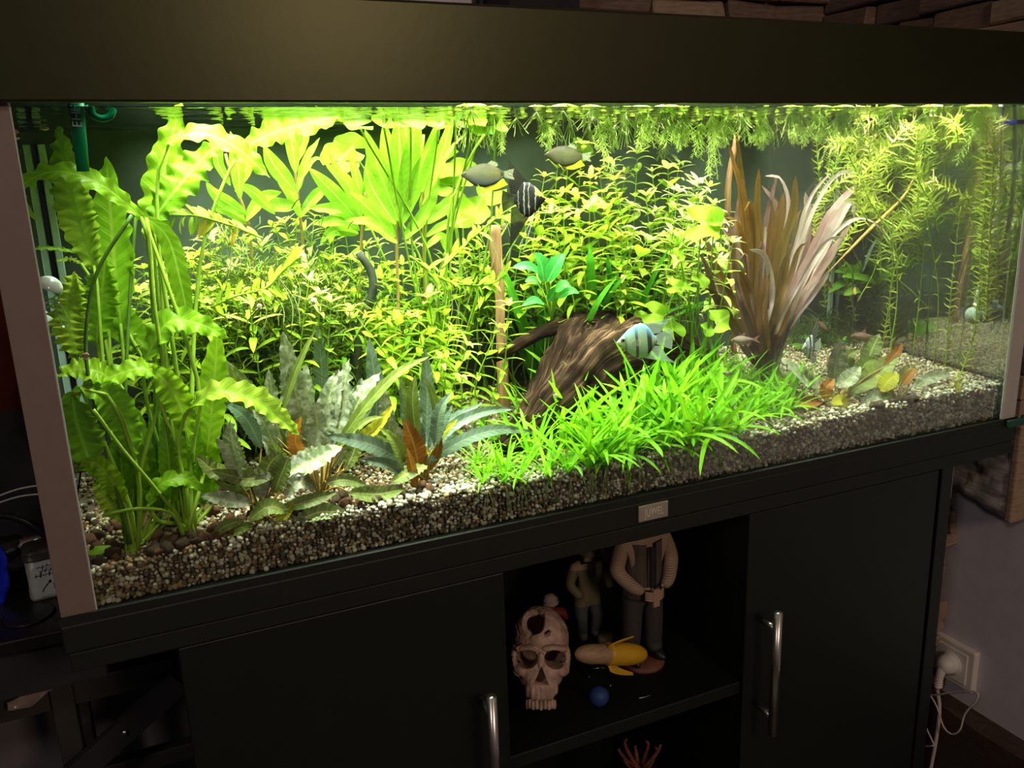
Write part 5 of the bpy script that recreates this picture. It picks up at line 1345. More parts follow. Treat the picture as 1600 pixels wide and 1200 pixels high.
# ================================================================== fish
def fish_mat(name, stops, back=None, belly=None, rough=0.3, noise_mix=None, metal=0.25, crown=None):
    """colour along the body from u (nose 0, tail 1), back and belly from v"""
    mt, nt, out = nt_new(name)
    tc = N(nt, 'TexCoord'); sx = N(nt, 'SeparateXYZ'); nt.links.new(tc.outputs['UV'], sx.inputs[0])
    u = sx.outputs[0]
    if noise_mix:
        nz0 = N(nt, 'TexNoise'); nz0.inputs['Scale'].default_value = 5; nt.links.new(tc.outputs['UV'], nz0.inputs['Vector'])
        u = math_n(nt, 'ADD', u, math_n(nt, 'MULTIPLY', math_n(nt, 'SUBTRACT', nz0.outputs['Fac'], 0.5), noise_mix))
    col = ramp(nt, u, stops)
    if back: col = mixc(nt, ramp(nt, sx.outputs[1], [(0.6, (0, 0, 0)), (0.95, (1, 1, 1))]), col, back)
    if belly: col = mixc(nt, ramp(nt, sx.outputs[1], [(0.05, (1, 1, 1)), (0.4, (0, 0, 0))]), col, belly)
    if crown:
        m1 = ramp(nt, sx.outputs[1], [(0.62, (0, 0, 0)), (0.7, (1, 1, 1))]); m2 = ramp(nt, sx.outputs[0], [(0.26, (1, 1, 1)), (0.32, (0, 0, 0))])
        col = mixc(nt, math_n(nt, 'MULTIPLY', m1, m2), col, crown)
    vo = N(nt, 'TexVoronoi'); vo.inputs['Scale'].default_value = 38; nt.links.new(tc.outputs['UV'], vo.inputs['Vector'])
    bp = N(nt, 'Bump'); bp.inputs['Strength'].default_value = 0.25; bp.inputs['Distance'].default_value = 0.0006; nt.links.new(vo.outputs['Distance'], bp.inputs['Height'])
    b = N(nt, 'BsdfPrincipled'); nt.links.new(col, b.inputs['Base Color']); nt.links.new(bp.outputs[0], b.inputs['Normal'])
    b.inputs['Roughness'].default_value = rough + .15; b.inputs['Metallic'].default_value = 0.0; b.inputs['Specular IOR Level'].default_value = 0.06
    nt.links.new(b.outputs[0], out.inputs[0]); return mt
def fin_mat(name, a, b_, clear=0.35, rays=30):
    mt, nt, out = nt_new(name)
    tc = N(nt, 'TexCoord'); sx = N(nt, 'SeparateXYZ'); nt.links.new(tc.outputs['UV'], sx.inputs[0])
    sn = math_n(nt, 'SINE', math_n(nt, 'MULTIPLY', sx.outputs[0], rays * 6.28))
    col = mixc(nt, ramp(nt, sn, [(0.2, (0, 0, 0)), (0.8, (1, 1, 1))]), a, b_)
    d = N(nt, 'BsdfPrincipled'); nt.links.new(col, d.inputs['Base Color']); d.inputs['Roughness'].default_value = 0.45; d.inputs['Specular IOR Level'].default_value = 0.04
    tl = N(nt, 'BsdfTranslucent'); nt.links.new(col, tl.inputs[0]); tr = N(nt, 'BsdfTransparent')
    m1 = N(nt, 'MixShader'); m1.inputs[0].default_value = 0.4; nt.links.new(d.outputs[0], m1.inputs[1]); nt.links.new(tl.outputs[0], m1.inputs[2])
    m2 = N(nt, 'MixShader'); m2.inputs[0].default_value = clear; nt.links.new(m1.outputs[0], m2.inputs[1]); nt.links.new(tr.outputs[0], m2.inputs[2])
    nt.links.new(m2.outputs[0], out.inputs[0]); return mt
BK = (0.005, 0.006, 0.006); SV = (0.22, 0.31, 0.20)
fish_mat('angel_silver', [(0.0, (.6, .6, .55)), (.19, SV), (.215, (.10, .12, .10)), (.245, SV), (.44, SV), (.455, (.05, .06, .05)), (.51, (.05, .06, .05)), (.53, SV), (.74, SV), (.76, (.03, .035, .03)), (.86, (.03, .035, .03)), (.88, SV), (1.0, SV)], back=(.12, .27, .42))
fish_mat('angel_striped', [(0.0, (.5, .56, .6)), (.2, (.5, .6, .66)), (.23, BK), (.27, (.5, .6, .66)), (.42, (.55, .64, .70)), (.44, BK), (.53, BK), (.55, (.55, .64, .70)), (.70, (.55, .64, .7)), (.73, BK), (.86, BK), (.89, (.5, .6, .7)), (1.0, (.45, .55, .65))], rough=.25)
fish_mat('angel_black', [(0.0, BK), (.30, BK), (.325, (.22, .24, .19)), (.345, BK), (.50, BK), (.52, (.20, .22, .17)), (.54, BK), (.66, BK), (.685, (.22, .24, .19)), (.71, BK), (.84, BK), (.86, (.14, .15, .12)), (.88, BK), (1.0, BK)], noise_mix=.16, rough=.3, crown=(.22, .17, .025), metal=.1)
fish_mat('gourami', [(0.0, (.022, .020, .007)), (.15, (.05, .05, .03)), (.5, (.05, .055, .03)), (.88, (.055, .055, .012)), (.95, BK), (1.0, (.06, .055, .012))], back=(.014, .012, .004), belly=(.07, .085, .10))
fish_mat('gourami_olive', [(0.0, (.022, .020, .007)), (.3, (.032, .032, .012)), (.6, (.036, .042, .016)), (.93, (.032, .032, .012)), (.97, BK), (1.0, (.04, .04, .012))], back=(.014, .013, .005), belly=(.05, .062, .028))
fish_mat('tetra', [(0.0, (0.248, 0.186, 0.161)), (.4, (0.310, 0.248, 0.223)), (1.0, (0.211, 0.149, 0.136))], back=(0.161, 0.112, 0.099), belly=(0.372, 0.273, 0.260))
fish_mat('tetra_brown', [(0.0, (0.211, 0.136, 0.087)), (.5, (0.236, 0.155, 0.099)), (1.0, (0.124, 0.074, 0.056))], back=(0.099, 0.062, 0.050), belly=(0.248, 0.161, 0.112))
fish_mat('neon', [(0.0, (.05, .25, .6)), (.5, (.03, .32, .85)), (.6, (.30, .06, .12)), (1.0, (.5, .06, .04))], rough=.2)
fish_mat('cory', [(0.0, (.26, .26, .13)), (1.0, (.28, .27, .13))], back=(.20, .20, .09), belly=(.34, .33, .20))
fin_mat('fin_silver', (.22, .30, .27), (.50, .58, .54), .3, 22); fin_mat('fin_black', (.004, .004, .004), (.03, .03, .022), .05, 14); fin_mat('fin_yellow', (.34, .28, .01), (.36, .32, .03), .15)
fin_mat('fin_white', (.72, .80, .82), (.8, .86, .88), .05, 3); fin_mat('fin_pink', (.5, .24, .22), (.56, .36, .32), .35); fin_mat('fin_clear', (.22, .24, .16), (.34, .34, .22), .5); fin_mat('fin_striped', (.05, .05, .05), (.5, .58, .62), .15, 6)
simple('eye_black', (.003, .003, .003), .2, var=.02, spec=.06); simple('eye_iris', (.16, .14, .08), .3, var=.1, spec=.06)

def prof_fn(tab):
    xs = [a for a, _ in tab]; ys = [b for _, b in tab]
    return lambda s: float(np.interp(s, xs, ys))
def fish(name, label, cat, pos, L, fwd, up, top, bot, thick, fins, body, finmats, eye, group=None, eyemat='eye_iris'):
    top, bot, thick = prof_fn(top), prof_fn(bot), prof_fn(thick)
    b = MB(); ns, nr = 26, 14; vs, uv, fs = [], [], []
    # smooth the outline a little
    def sm(f, s): return (f(max(0, s - .025)) + f(s) * 2 + f(min(1, s + .025))) / 4
    for i in range(ns + 1):
        s = i / ns; t, bo, th = sm(top, s), sm(bot, s), sm(thick, s)
        if i == 0: t, bo, th = t * .6, bo * .6, th * .5
        c, h = (t + bo) / 2, (t - bo) / 2
        for k in range(nr):
            a = 2 * PI * k / nr
            vs.append(V((.5 - s) * L, math.cos(a) * th * L * (abs(math.cos(a)) ** .15), (c + math.sin(a) * h) * L)); uv.append((s, .5 + .5 * math.sin(a)))
    for i in range(ns):
        for k in range(nr):
            k2 = (k + 1) % nr; fs.append((i * nr + k, i * nr + k2, (i + 1) * nr + k2, (i + 1) * nr + k))
    fs.append(tuple(range(nr))); fs.append(tuple(ns * nr + k for k in range(nr - 1, -1, -1)))
    b.add(vs, fs, uv, 0)
    for fr_ in fins:
        rootp, tipp, mi = fr_[:3]; bend = fr_[3] if len(fr_) > 3 else 0.0; yo = fr_[4] if len(fr_) > 4 else 0.0
        n = max(len(rootp), len(tipp)) * 4; A = crom([V(.5 - s, 0, z) for s, z in rootp], n); B = crom([V(.5 - s, 0, z) for s, z in tipp], n)
        rows = 5; vv, uu, ff = [], [], []
        for j in range(rows + 1):
            t = j / rows
            for k in range(n + 1):
                p = A[k].lerp(B[k], t) * L; p.y += (yo + bend * t * t) * L + .003 * L * math.sin(k * 1.2) * t
                vv.append(p); uu.append((k / n, t))
        for j in range(rows):
            for k in range(n):
                a = j * (n + 1) + k; ff.append((a, a + 1, a + n + 2, a + n + 1))
        b.add(vv, ff, uu, mi)
    pos = Vector(pos)
    f = fwd.normalized(); s_ = up.cross(f).normalized(); u_ = f.cross(s_)
    o = b.build(name, [body] + finmats, None); o.matrix_world = Matrix.Translation(pos) @ Matrix((f, s_, u_)).transposed().to_4x4()
    tag(o, label, cat, group)
    es, ez, er = eye
    for sg in (-1, 1):
        e = MB(); e.lathe([(er * L * .3, -er * L * .5), (er * L, -er * L * .35), (er * L, 0), (er * L * .55, er * L * .35)], (0, 0, 0), 12, 'Y', 0)
        e.lathe([(er * L * .56, er * L * .2), (er * L * .5, er * L * .42), (er * L * .1, er * L * .52)], (0, 0, 0), 10, 'Y', 1)
        eo = e.build('eye', [eyemat, 'eye_black'], o); eo.location = ((.5 - es) * L, sg * thick(es) * L * .82, ez * L)
        if sg < 0: eo.rotation_euler = (0, 0, PI)
    return o
FR = RX.copy()                      # image right, for fish seen side-on
def heading(dx, dy, depth=0.0): return (RX * dx + RY * dy + RZ * depth).normalized()

AT = [(0, .02), (.12, .13), (.3, .30), (.5, .42), (.68, .44), (.82, .32), (.93, .12), (1, .075)]
AB = [(0, -.02), (.12, -.11), (.3, -.30), (.5, -.42), (.68, -.42), (.82, -.30), (.93, -.12), (1, -.075)]
ATH = [(0, .015), (.15, .075), (.4, .095), (.7, .07), (.9, .03), (1, .012)]
def angel(label, pos, L, fwd, up, body, fm, dors=.85, anal=.85, vent=.9, vmat=2, tailmi=1, sweep=.35, vsc=1.0):
    fins = [([(.93, .085), (1.0, .0), (.93, -.085)], [(1.36, .27), (1.40, 0), (1.36, -.27)], tailmi),                       # tail
            ([(.52, .38), (.72, .40), (.90, .14)], [(.90 + sweep, .44 + dors * .55), (1.02 + sweep * .5, .40), (1.10, .16)], 1),  # dorsal
            ([(.50, -.38), (.72, -.38), (.90, -.14)], [(.92 + sweep, -.44 - anal * .75), (1.02 + sweep * .4, -.44), (1.10, -.17)], 1),  # anal
            ([(.33, -.30), (.36, -.33)], [(.55 + sweep * .9, -.38 - vent), (.56 + sweep * .9, -.38 - vent)], vmat, .05, .03), ([(.35, -.30), (.38, -.33)], [(.62 + sweep, -.34 - vent * .9), (.63 + sweep, -.34 - vent * .9)], vmat, -.05, -.03),
            ([(.36, .0), (.36, -.10)], [(.56, .06), (.54, -.14)], 3, .06, .09)]
    fins = [([(a, z * vsc) for a, z in f[0]], [(a, z * vsc) for a, z in f[1]]) + tuple(f[2:]) for f in fins]
    return fish('angelfish', label, 'fish', pos, L, fwd, up, [(a, z * vsc) for a, z in AT], [(a, z * vsc) for a, z in AB], ATH, fins, body, fm, (.15, .045, .062), eyemat='eye_iris')
UP = -RY
p = at(995, 533, .06)
angel('silver blue angelfish with dark bars swimming left in front of the log', p, 64 * pxm(p), heading(-1, .08, -.1), (UP + RX * .05), 'angel_silver', ['fin_silver', 'fin_white', 'fin_clear'], dors=.12, anal=.25, vent=.55, sweep=.55)
p = at(828, 312, .10)
angel('black marbled angelfish with yellow crown near the middle, facing right', p, 50 * pxm(p), heading(1, -.02, -.15), (UP - RX * .02), 'angel_black', ['fin_black', 'fin_white', 'fin_clear'], dors=1.0, anal=.95, vent=.9, sweep=.25, vsc=1.3)
p = at(1264, 543, .10)
angel('small pale blue angelfish with black stripes beside the silver mottled clump', p, 36 * pxm(p), heading(-1, .2, -.75), (UP + RX * .25), 'angel_striped', ['fin_striped', 'fin_white', 'fin_clear'], dors=1.1, anal=.5, vent=.5, sweep=.25, tailmi=2, vsc=1.25)
p = at(1335, 462, .10)
angel('black veil angelfish with yellow crown hanging head on at the right', p, 42 * pxm(p), heading(-.35, .05, -1), UP, 'angel_black', ['fin_black', 'fin_white', 'fin_clear'], dors=1.5, anal=1.3, vent=1.8, sweep=.4)
GT = [(0, .01), (.1, .10), (.3, .22), (.55, .27), (.8, .19), (.95, .09), (1, .07)]
GBt = [(0, -.02), (.1, -.09), (.3, -.25), (.55, -.30), (.8, -.21), (.95, -.09), (1, -.07)]
GTH = [(0, .02), (.2, .075), (.5, .085), (.8, .05), (1, .015)]
def gour(label, px, py, Y, lpx, body, dx=-1, dy=.02):
    p = at(px, py, Y)
    fins = [([(.95, .06), (1, 0), (.95, -.06)], [(1.24, .13), (1.20, 0), (1.24, -.13)], 2), ([(.5, .20), (.65, .19), (.75, .16)], [(.72, .32), (.84, .27), (.86, .2)], 2),
            ([(.32, -.18), (.6, -.22), (.95, -.07)], [(.40, -.25), (.72, -.36), (1.08, -.24)], 1), ([(.3, -.15), (.33, -.15)], [(.52, -.42), (.53, -.42)], 1, .05, .03)]
    return fish('gourami', label, 'fish', p, lpx * pxm(p), heading(dx, dy, -.1), UP, GT, GBt, GTH, fins, body, ['fin_yellow', 'fin_clear'], (.10, .02, .036), 'gouramis in mid water')
gour('silvery olive gourami with yellow belly fin left of the black angelfish', 754, 273, .12, 68, 'gourami', dy=.04)
gour('plain olive gourami higher up, right of the black angelfish', 880, 243, .13, 60, 'gourami_olive', dy=-.02)
TT = [(0, .01), (.12, .08), (.35, .17), (.6, .14), (.85, .065), (1, .05)]; TB = [(0, -.02), (.12, -.08), (.35, -.17), (.6, -.15), (.85, -.06), (1, -.05)]; TTH = [(0, .02), (.2, .07), (.5, .075), (.85, .03), (1, .012)]
def tetra(name, label, px, py, Y, lpx, fwd, body, fm, up=None, thin=1.0, group=None):
    p = at(px, py, Y)
    fins = [([(.96, .05), (1, 0), (.96, -.05)], [(1.28, .17), (1.12, 0), (1.28, -.17)], 1), ([(.42, .15), (.55, .14)], [(.60, .30), (.64, .18)], 1), ([(.58, -.13), (.8, -.08)], [(.74, -.27), (.88, -.12)], 1), ([(.40, -.15), (.46, -.15)], [(.5, -.25), (.54, -.22)], 1, .03, .02)]
    T_ = [(a, b_ * thin) for a, b_ in TT]; B_ = [(a, b_ * thin) for a, b_ in TB]
    return fish(name, label, 'fish', p, lpx * pxm(p), fwd, up or UP, T_, B_, TTH, fins, body, fm, (.11, .02, .042), group)
tetra('tetra', 'silvery pink tetra in front of the purple plant foot', 1160, 531, .08, 40, heading(-1, .05, -.2), 'tetra', ['fin_pink'])
tetra('tetra', 'brownish tetra above the silver mottled clump, tail to the right', 1348, 526, .09, 42, heading(-1, -.02, -.2), 'tetra_brown', ['fin_pink'])
tetra('tetra', 'small grey tetra seen head on left of the purple plant', 1096, 495, .08, 26, heading(-.5, -.2, -1), 'tetra', ['fin_clear'])
tetra('tetra', 'pale grey tetra half hidden by the grass tips', 1138, 584, .05, 26, heading(-.9, -.1, -.6), 'tetra', ['fin_clear'])
tetra('tetra', 'small dull tetra behind the striped angelfish', 1284, 508, .14, 26, heading(.6, .7, -.3), 'tetra_brown', ['fin_clear'])
tetra('tetra', 'small grey tetra near the dark back, left of a pair', 1437, 584, .18, 24, heading(.2, -1, -.4), 'tetra', ['fin_clear'], up=(UP + RX))
tetra('tetra', 'small grey tetra near the dark back, right of a pair', 1455, 586, .18, 22, heading(1, .2, -.4), 'tetra', ['fin_clear'])
tetra('neon_tetra', 'tiny blue and red neon tetra low over the gravel at the right', 1492, 606, .07, 24, heading(-1, .15, -.1), 'neon', ['fin_clear'], thin=.7)
p = at(1232, 588, .11)
tetra('corydoras', 'small olive corydoras with a dark line resting beside the purple plant foot', 1230, 588, .10, 34, heading(-1, -.45, -.2), 'cory', ['fin_clear'], thin=1.0)

# ================================================================== snails
def snail(px, py, Y, s, mt, label, x=None):
    p = atx(px, py, x) if x is not None else at(px, py, Y)
    root = thing('snail', p, label, 'snail')
    b = MB(); pth = []
    for i in range(40):
        t = i / 39; a = t * 4.2 * PI; rr = s * .62 * (1 - t) ** 1.1 + .0002
        pth.append(V(rr * math.cos(a), -s * .55 * t, rr * math.sin(a)))
    b.tube(pth, lambda t: s * .44 * (1 - t) ** .9 + .00012, 8); b.build('shell', mt, root)
    b = MB(); b.tube(crom([V(-s, .0, -s * .8), V(0, .0, -s * .95), V(s * 1.1, 0, -s * .8)], 8), lambda t: s * .3 * math.sin(PI * (t * .9 + .05)), 6); b.build('foot', 'snail_pale', root)
snail(68, 196, .26, .0042, 'snail_shell', 'brown snail on top of the pale rear left seam')
snail(20, 209, .03, .0042, 'snail_shell', 'brown snail stuck to the front glass at the top left', None)
snail(490, 470, .12, .0032, 'snail_pale', 'pale pink snail on the left thicket, right one')
snail(405, 479, .12, .0028, 'snail_pale', 'pale pink snail on the left thicket, left one')
snail(134, 556, .025, .0026, 'snail_shell', 'tiny dark snail on a sword plant stalk')
snail(868, 618, .09, .0026, 'snail_pale', 'tiny pale snail on a grass tip before the log')
snail(786, 353, .20, .0040, 'snail_shell', 'brown snail on top of the upright stick')

# ================================================================== equipment in the tank
ek = at(121, 215, .05)
eh = thing('surface_skimmer', at(128, 270, .05), 'green skimmer pipe with white lettering hanging at the upper left', 'filter pipe')
E0 = eh.location
pt, pb = at(117, 150, .05), at(130, 268, .05)
b = MB(); b.tube([pb, pb.lerp(pt, .5), pt], lambda t: .0064 - .0016 * (1 - t), 18); b.build('pipe', 'green_plastic', eh, E0)
me = text_mesh('EHEIM', .0105, 'white_print', .0003, 'LEFT')
o = link('lettering', me, eh)
ax = (pt - pb).normalized(); nn_ = CAM - pb; nn_ = (nn_ - ax * nn_.dot(ax)).normalized(); o.matrix_local = Matrix.Translation(at(122, 200, .05) + nn_ * .0062 - E0) @ basis(ax, nn_)
b = MB(); c = at(158, 168, .05)
b.tube([c + V(.009 * math.cos(a), 0, .009 * math.sin(a)) for a in [PI + PI * k / 14 for k in range(15)]], .003, 8); b.build('strainer_rim', 'green_plastic', eh, E0)
b = MB(); b.tube([pt + V(0, 0, -.012), c + V(-.009, 0, 0)], .0025, 8); b.build('arm', 'green_plastic', eh, E0)
# drop checker with suction cup on the left pane
dc0 = atx(74, 452, .028)
dc = thing('drop_checker', dc0, 'glass drop checker bulb half white, held by a suction cup at the left pane', 'drop checker')
b = MB(); b.lathe([(.0115 * math.sin(PI * k / 16) + 1e-4, -.0115 * math.cos(PI * k / 16)) for k in range(17)], (0, 0, 0), 22); b.build('bulb', 'bulb_glass', dc)
b = MB(); b.lathe([(.0108 * math.sin(PI * k / 20) + 1e-4, -.0108 * math.cos(PI * k / 20)) for k in range(10, 21)], (.0005, 0, .0005), 22); o = b.build('white_half', 'white_ceramic', dc); o.rotation_euler = (0, .5, 0)
b = MB(); b.tube(crom([V(.004, 0, -.012), V(.008, 0, -.022), V(.009, 0, -.032)], 10), .0034, 10); b.build('neck', 'bulb_glass', dc)
cp = atx(66, 500, .008) - dc0
b = MB(); b.lathe([(.013, 0), (.0125, .002), (.006, .006), (.0045, .016), (.0045, .022)], cp, 20, 'X'); b.build('suction_cup', 'cup_rubber', dc)
# hose and diffuser at the right pane
XP = W - .020
hp = [atx(1563, 140, XP), atx(1565, 190, XP), atx(1562, 290, XP), atx(1549, 385, XP), atx(1524, 474, XP)]
hs = thing('air_hose', hp[-1], 'pale thin hose running down to the diffuser at the right pane', 'hose')
b = MB(); b.tube(crom(hp, 30), .0032, 8); b.build('tube', 'hose', hs, hp[-1])
df0 = atx(1528, 492, XP)
df = thing('diffuser', df0, 'small grey round diffuser held by a suction cup at the right pane', 'diffuser')
b = MB(); b.lathe([(.012, .0), (.0125, .005), (.010, .009), (.004, .011)], (-.012, 0, 0), 20, 'X'); b.build('disc', 'cup_rubber', df)
b = MB(); b.lathe([(.004, -.001), (.004, .006), (.010, .010), (.013, .0125)], (0, 0, 0), 20, 'X'); b.build('suction_cup', 'seal_clear', df)
b = MB(); b.tube([V(-.006, 0, .006), V(-.006, 0, .018)], .0036, 10); b.tube(crom([V(-.008, 0, -.010), V(-.009, 0, -.020), V(-.004, 0, -.024), V(-.002, 0, -.018)], 10), .0014, 6); b.build('nozzle', 'white_ceramic', df)
bc = atx(1588, 191, W - .012); o = box_obj('hose_clip', (W - .022, bc.y - .008, bc.z - .003), (W - .0065, bc.y + .008, bc.z + .003), 'blue_plastic', bev=.001); tag(o, 'bright blue clip on the right pane near the surface', 'clip')

# ================================================================== things in the open compartment
def rel(px, py, Y): return at(px, py, Y)
# ---- skull
sk_c = at(843, 1021, .085)
skull = thing('skull', V(sk_c.x, sk_c.y, SH), 'cracked model skull without lower jaw on the cabinet shelf', 'skull')
def ell(bm, c, rd, rot=None, sub=4):
    mm = Matrix.Translation(V(*c)) @ (rot.to_4x4() if rot else Matrix.Identity(4)) @ Matrix.Diagonal((rd[0], rd[1], rd[2], 1))
    bmesh.ops.create_icosphere(bm, subdivisions=sub, radius=1.0, matrix=mm)
def bm_obj(nm, fn):
    bm = bmesh.new(); fn(bm); me = bpy.data.meshes.new(nm); bm.to_mesh(me); bm.free(); o = bpy.data.objects.new(nm, me); COL.objects.link(o); return o
def skull_solid(bm):
    ell(bm, (0, .014, .018), (.042, .054, .045)); ell(bm, (0, -.026, -.016), (.032, .024, .034)); ell(bm, (0, -.033, -.040), (.0235, .018, .020))
    for sg in (-1, 1):
        ell(bm, (sg * .027, -.031, -.017), (.012, .016, .009)); ell(bm, (sg * .0185, -.043, .0125), (.017, .008, .0058)); ell(bm, (sg * .0365, -.012, -.010), (.0045, .028, .0055)); ell(bm, (sg * .036, -.028, .002), (.005, .010, .014))
    ell(bm, (0, -.048, -.003), (.0048, .0065, .013))
def skull_holes(bm):
    for sg in (-1, 1): ell(bm, (sg * .0190, -.040, -.001), (.0150, .050, .0128), Euler((0, sg * .22, 0)).to_matrix())
    ell(bm, (0, .016, .020), (.035, .046, .037))
def skull_nose(bm):
    vs = [bm.verts.new(p) for p in ((0, -.075, -.008), (-.0112, -.075, -.034), (.0112, -.075, -.034), (0, -.012, -.010), (-.0100, -.012, -.034), (.0100, -.012, -.034))]
    for f in ((0, 2, 1), (3, 4, 5), (0, 1, 4, 3), (1, 2, 5, 4), (2, 0, 3, 5)): bm.faces.new([vs[k] for k in f])
    bmesh.ops.recalc_face_normals(bm, faces=bm.faces)
def skull_break(bm):
    ell(bm, (-.014, -.030, .048), (.0215, .032, .0165), Euler((.5, .35, 0)).to_matrix(), 3)
    for v in bm.verts: v.co += V(1, 1, 1) * .004 * noise.noise(v.co * 130)
def skull_chip(bm): ell(bm, (.010, -.040, .030), (.006, .02, .0038), Euler((.3, -.4, 0)).to_matrix(), 3)
so_ = bm_obj('cranium', skull_solid)
md = so_.modifiers.new('r', 'REMESH'); md.mode = 'VOXEL'; md.voxel_size = .0013
md = so_.modifiers.new('s', 'SMOOTH'); md.factor = .5; md.iterations = 5
tmp = []
for fn in (skull_holes, skull_nose, skull_break, skull_chip):
    c_ = bm_obj('cutter', fn); tmp.append(c_); md = so_.modifiers.new('b', 'BOOLEAN'); md.operation = 'DIFFERENCE'; md.object = c_; md.solver = 'EXACT'; md.use_self = fn is skull_holes
dg = bpy.context.evaluated_depsgraph_get(); dg.update()
me = bpy.data.meshes.new_from_object(so_.evaluated_get(dg)); me.name = 'cranium'
for o in tmp + [so_]: bpy.data.objects.remove(o, do_unlink=True)
for v in me.vertices:
    q = v.co.copy(); nn = q.normalized()
    d = .0009 * noise.noise(q * 120) + .0006 * noise.noise(q * 300)
    ck = abs(noise.noise(q * 32 + V(3, 1, 7)))
    if ck < .035 and q.z > -.03: d -= .0020 * (1 - ck / .035)
    if q.z < -.036: d += .0009 * math.sin(q.x * 900)
    v.co = q + nn * d
me.materials.clear(); me.materials.append(M['bone']); me.polygons.foreach_set('use_smooth', [True] * len(me.polygons))
SKR = (Matrix.Rotation(math.radians(-22), 4, 'Z') @ Matrix.Rotation(math.radians(-24), 4, 'X') @ Matrix.Rotation(math.radians(3), 4, 'Y')) @ Matrix.Scale(0.90, 4)
zmin = min((SKR @ v.co).z for v in me.vertices)
lift = sk_c.z - SH
lift = max(lift, -zmin + .001)
cr_ = link('cranium', me, skull); cr_.matrix_local = Matrix.Translation(V(0, 0, lift)) @ SKR
for k in range(9):
    a = (k - 4) * .27; b = MB(); x, y = math.sin(a) * .0205, -math.cos(a) * .0165 - .033
    b.lathe([(.0012, 0), (.0026, .0015), (.0028, .005), (.0022, .012)], (x, y, -.0655 + .0012 * (k % 2)), 8)
    o = b.build('tooth', 'bone', skull); o.matrix_local = Matrix.Translation(V(0, 0, lift)) @ SKR
bsk = MB(); bsk.lathe([(.022, 0), (.022, .003), (.010, .006), (.009, lift - .03)], (0, .012, 0), 16); bsk.build('stand', 'ink', skull)

# ---- banana toy, lying on its side, half peeled
bn = at(955, 1021, .055)
ban = thing('toy_banana', V(bn.x, bn.y, SH), 'half peeled toy banana hovering on its wire stand beside the skull', 'toy')
AX = V(1, 0, 0)
A_, B_, Mx = at(898, 1022, .055), at(1011, 1022, .055), at(945, 1020, .055)
BL = (B_ - A_).length
bx = (B_ - A_).normalized()
b = MB(); b.tube([A_ + bx * BL * (k / 14) * .52 for k in range(15)], lambda t: .0125 * math.sqrt(max(.004, min(1, 1 - (1 - min(1, t * 2.1)) ** 2))), 14); b.build('flesh', 'banana_flesh', ban, ban.location)
b = MB(); b.tube([A_ + bx * BL * (.44 + .56 * k / 14) for k in range(15)], lambda t: .0145 * math.sqrt(max(.004, 1 - max(0, (t - .35) / .65) ** 2.4)), 14); b.build('peel', 'banana_yellow', ban, ban.location)
for s_ in (-1, 1):
    ps = [A_ + bx * BL * .50 + V(0, -.004, s_ * .012), A_ + bx * BL * .47 + V(0, -.006, s_ * .016), A_ + bx * BL * .58 + V(0, -.006, s_ * .0215), A_ + bx * BL * .78 + V(0, -.004, s_ * .0265)]
    b = MB(); b.ribbon(ps, lambda t: .0062 * (1 - .75 * t), V(0, -1, -s_ * .9), 4, 14, .3); o = b.build('peel_flap', 'banana_yellow', ban, ban.location)
    md = o.modifiers.new('thick', 'SOLIDIFY'); md.thickness = .0016
b = MB(); b.tube([V(Mx.x, bn.y + .012, SH), V(Mx.x, bn.y + .012, Mx.z), V(Mx.x, bn.y, Mx.z)], .0012, 6); b.lathe([(.012, 0), (.012, .002), (.002, .003)], (Mx.x, bn.y + .012, SH), 16); b.build('stand', 'ink', ban, ban.location)
# ---- blue ball
bl0 = at(936, 1085, .045); rb = .0125
o_c = V(bl0.x, bl0.y, SH + rb)
b = MB(); b.lathe([(rb * math.sin(PI * k / 14) + 1e-5, -rb * math.cos(PI * k / 14)) for k in range(15)], (0, 0, 0), 20); o = b.build('ball', 'ball_blue', None); o.location = o_c; tag(o, 'small matt blue ball on the shelf in front of the banana', 'ball')
# ---- bits of wire
for pts, lb, rad in (([(925, 1045), (946, 1044), (957, 1055), (958, 1066), (953, 1072)], 'bent pale wire piece above the blue ball', .0007), ([(897, 1027), (910, 1042), (921, 1058)], 'straight thin rod leaning between skull and blue ball', .0009), ([(998, 1091), (1008, 1089), (1016, 1086)], 'short glinting wire lying on the shelf right of the blue ball', .0006)):
    wp = []
    for q in pts:
        g = atz(q[0], q[1], SH + .001 + rad); wp.append(g if g.y < D - .03 else at(q[0], q[1], D - .05))
    wo = thing('wire', wp[0], lb, 'wire'); b = MB(); b.tube(crom(wp, 14), rad, 5); b.build('strand', 'steel', wo, wp[0])

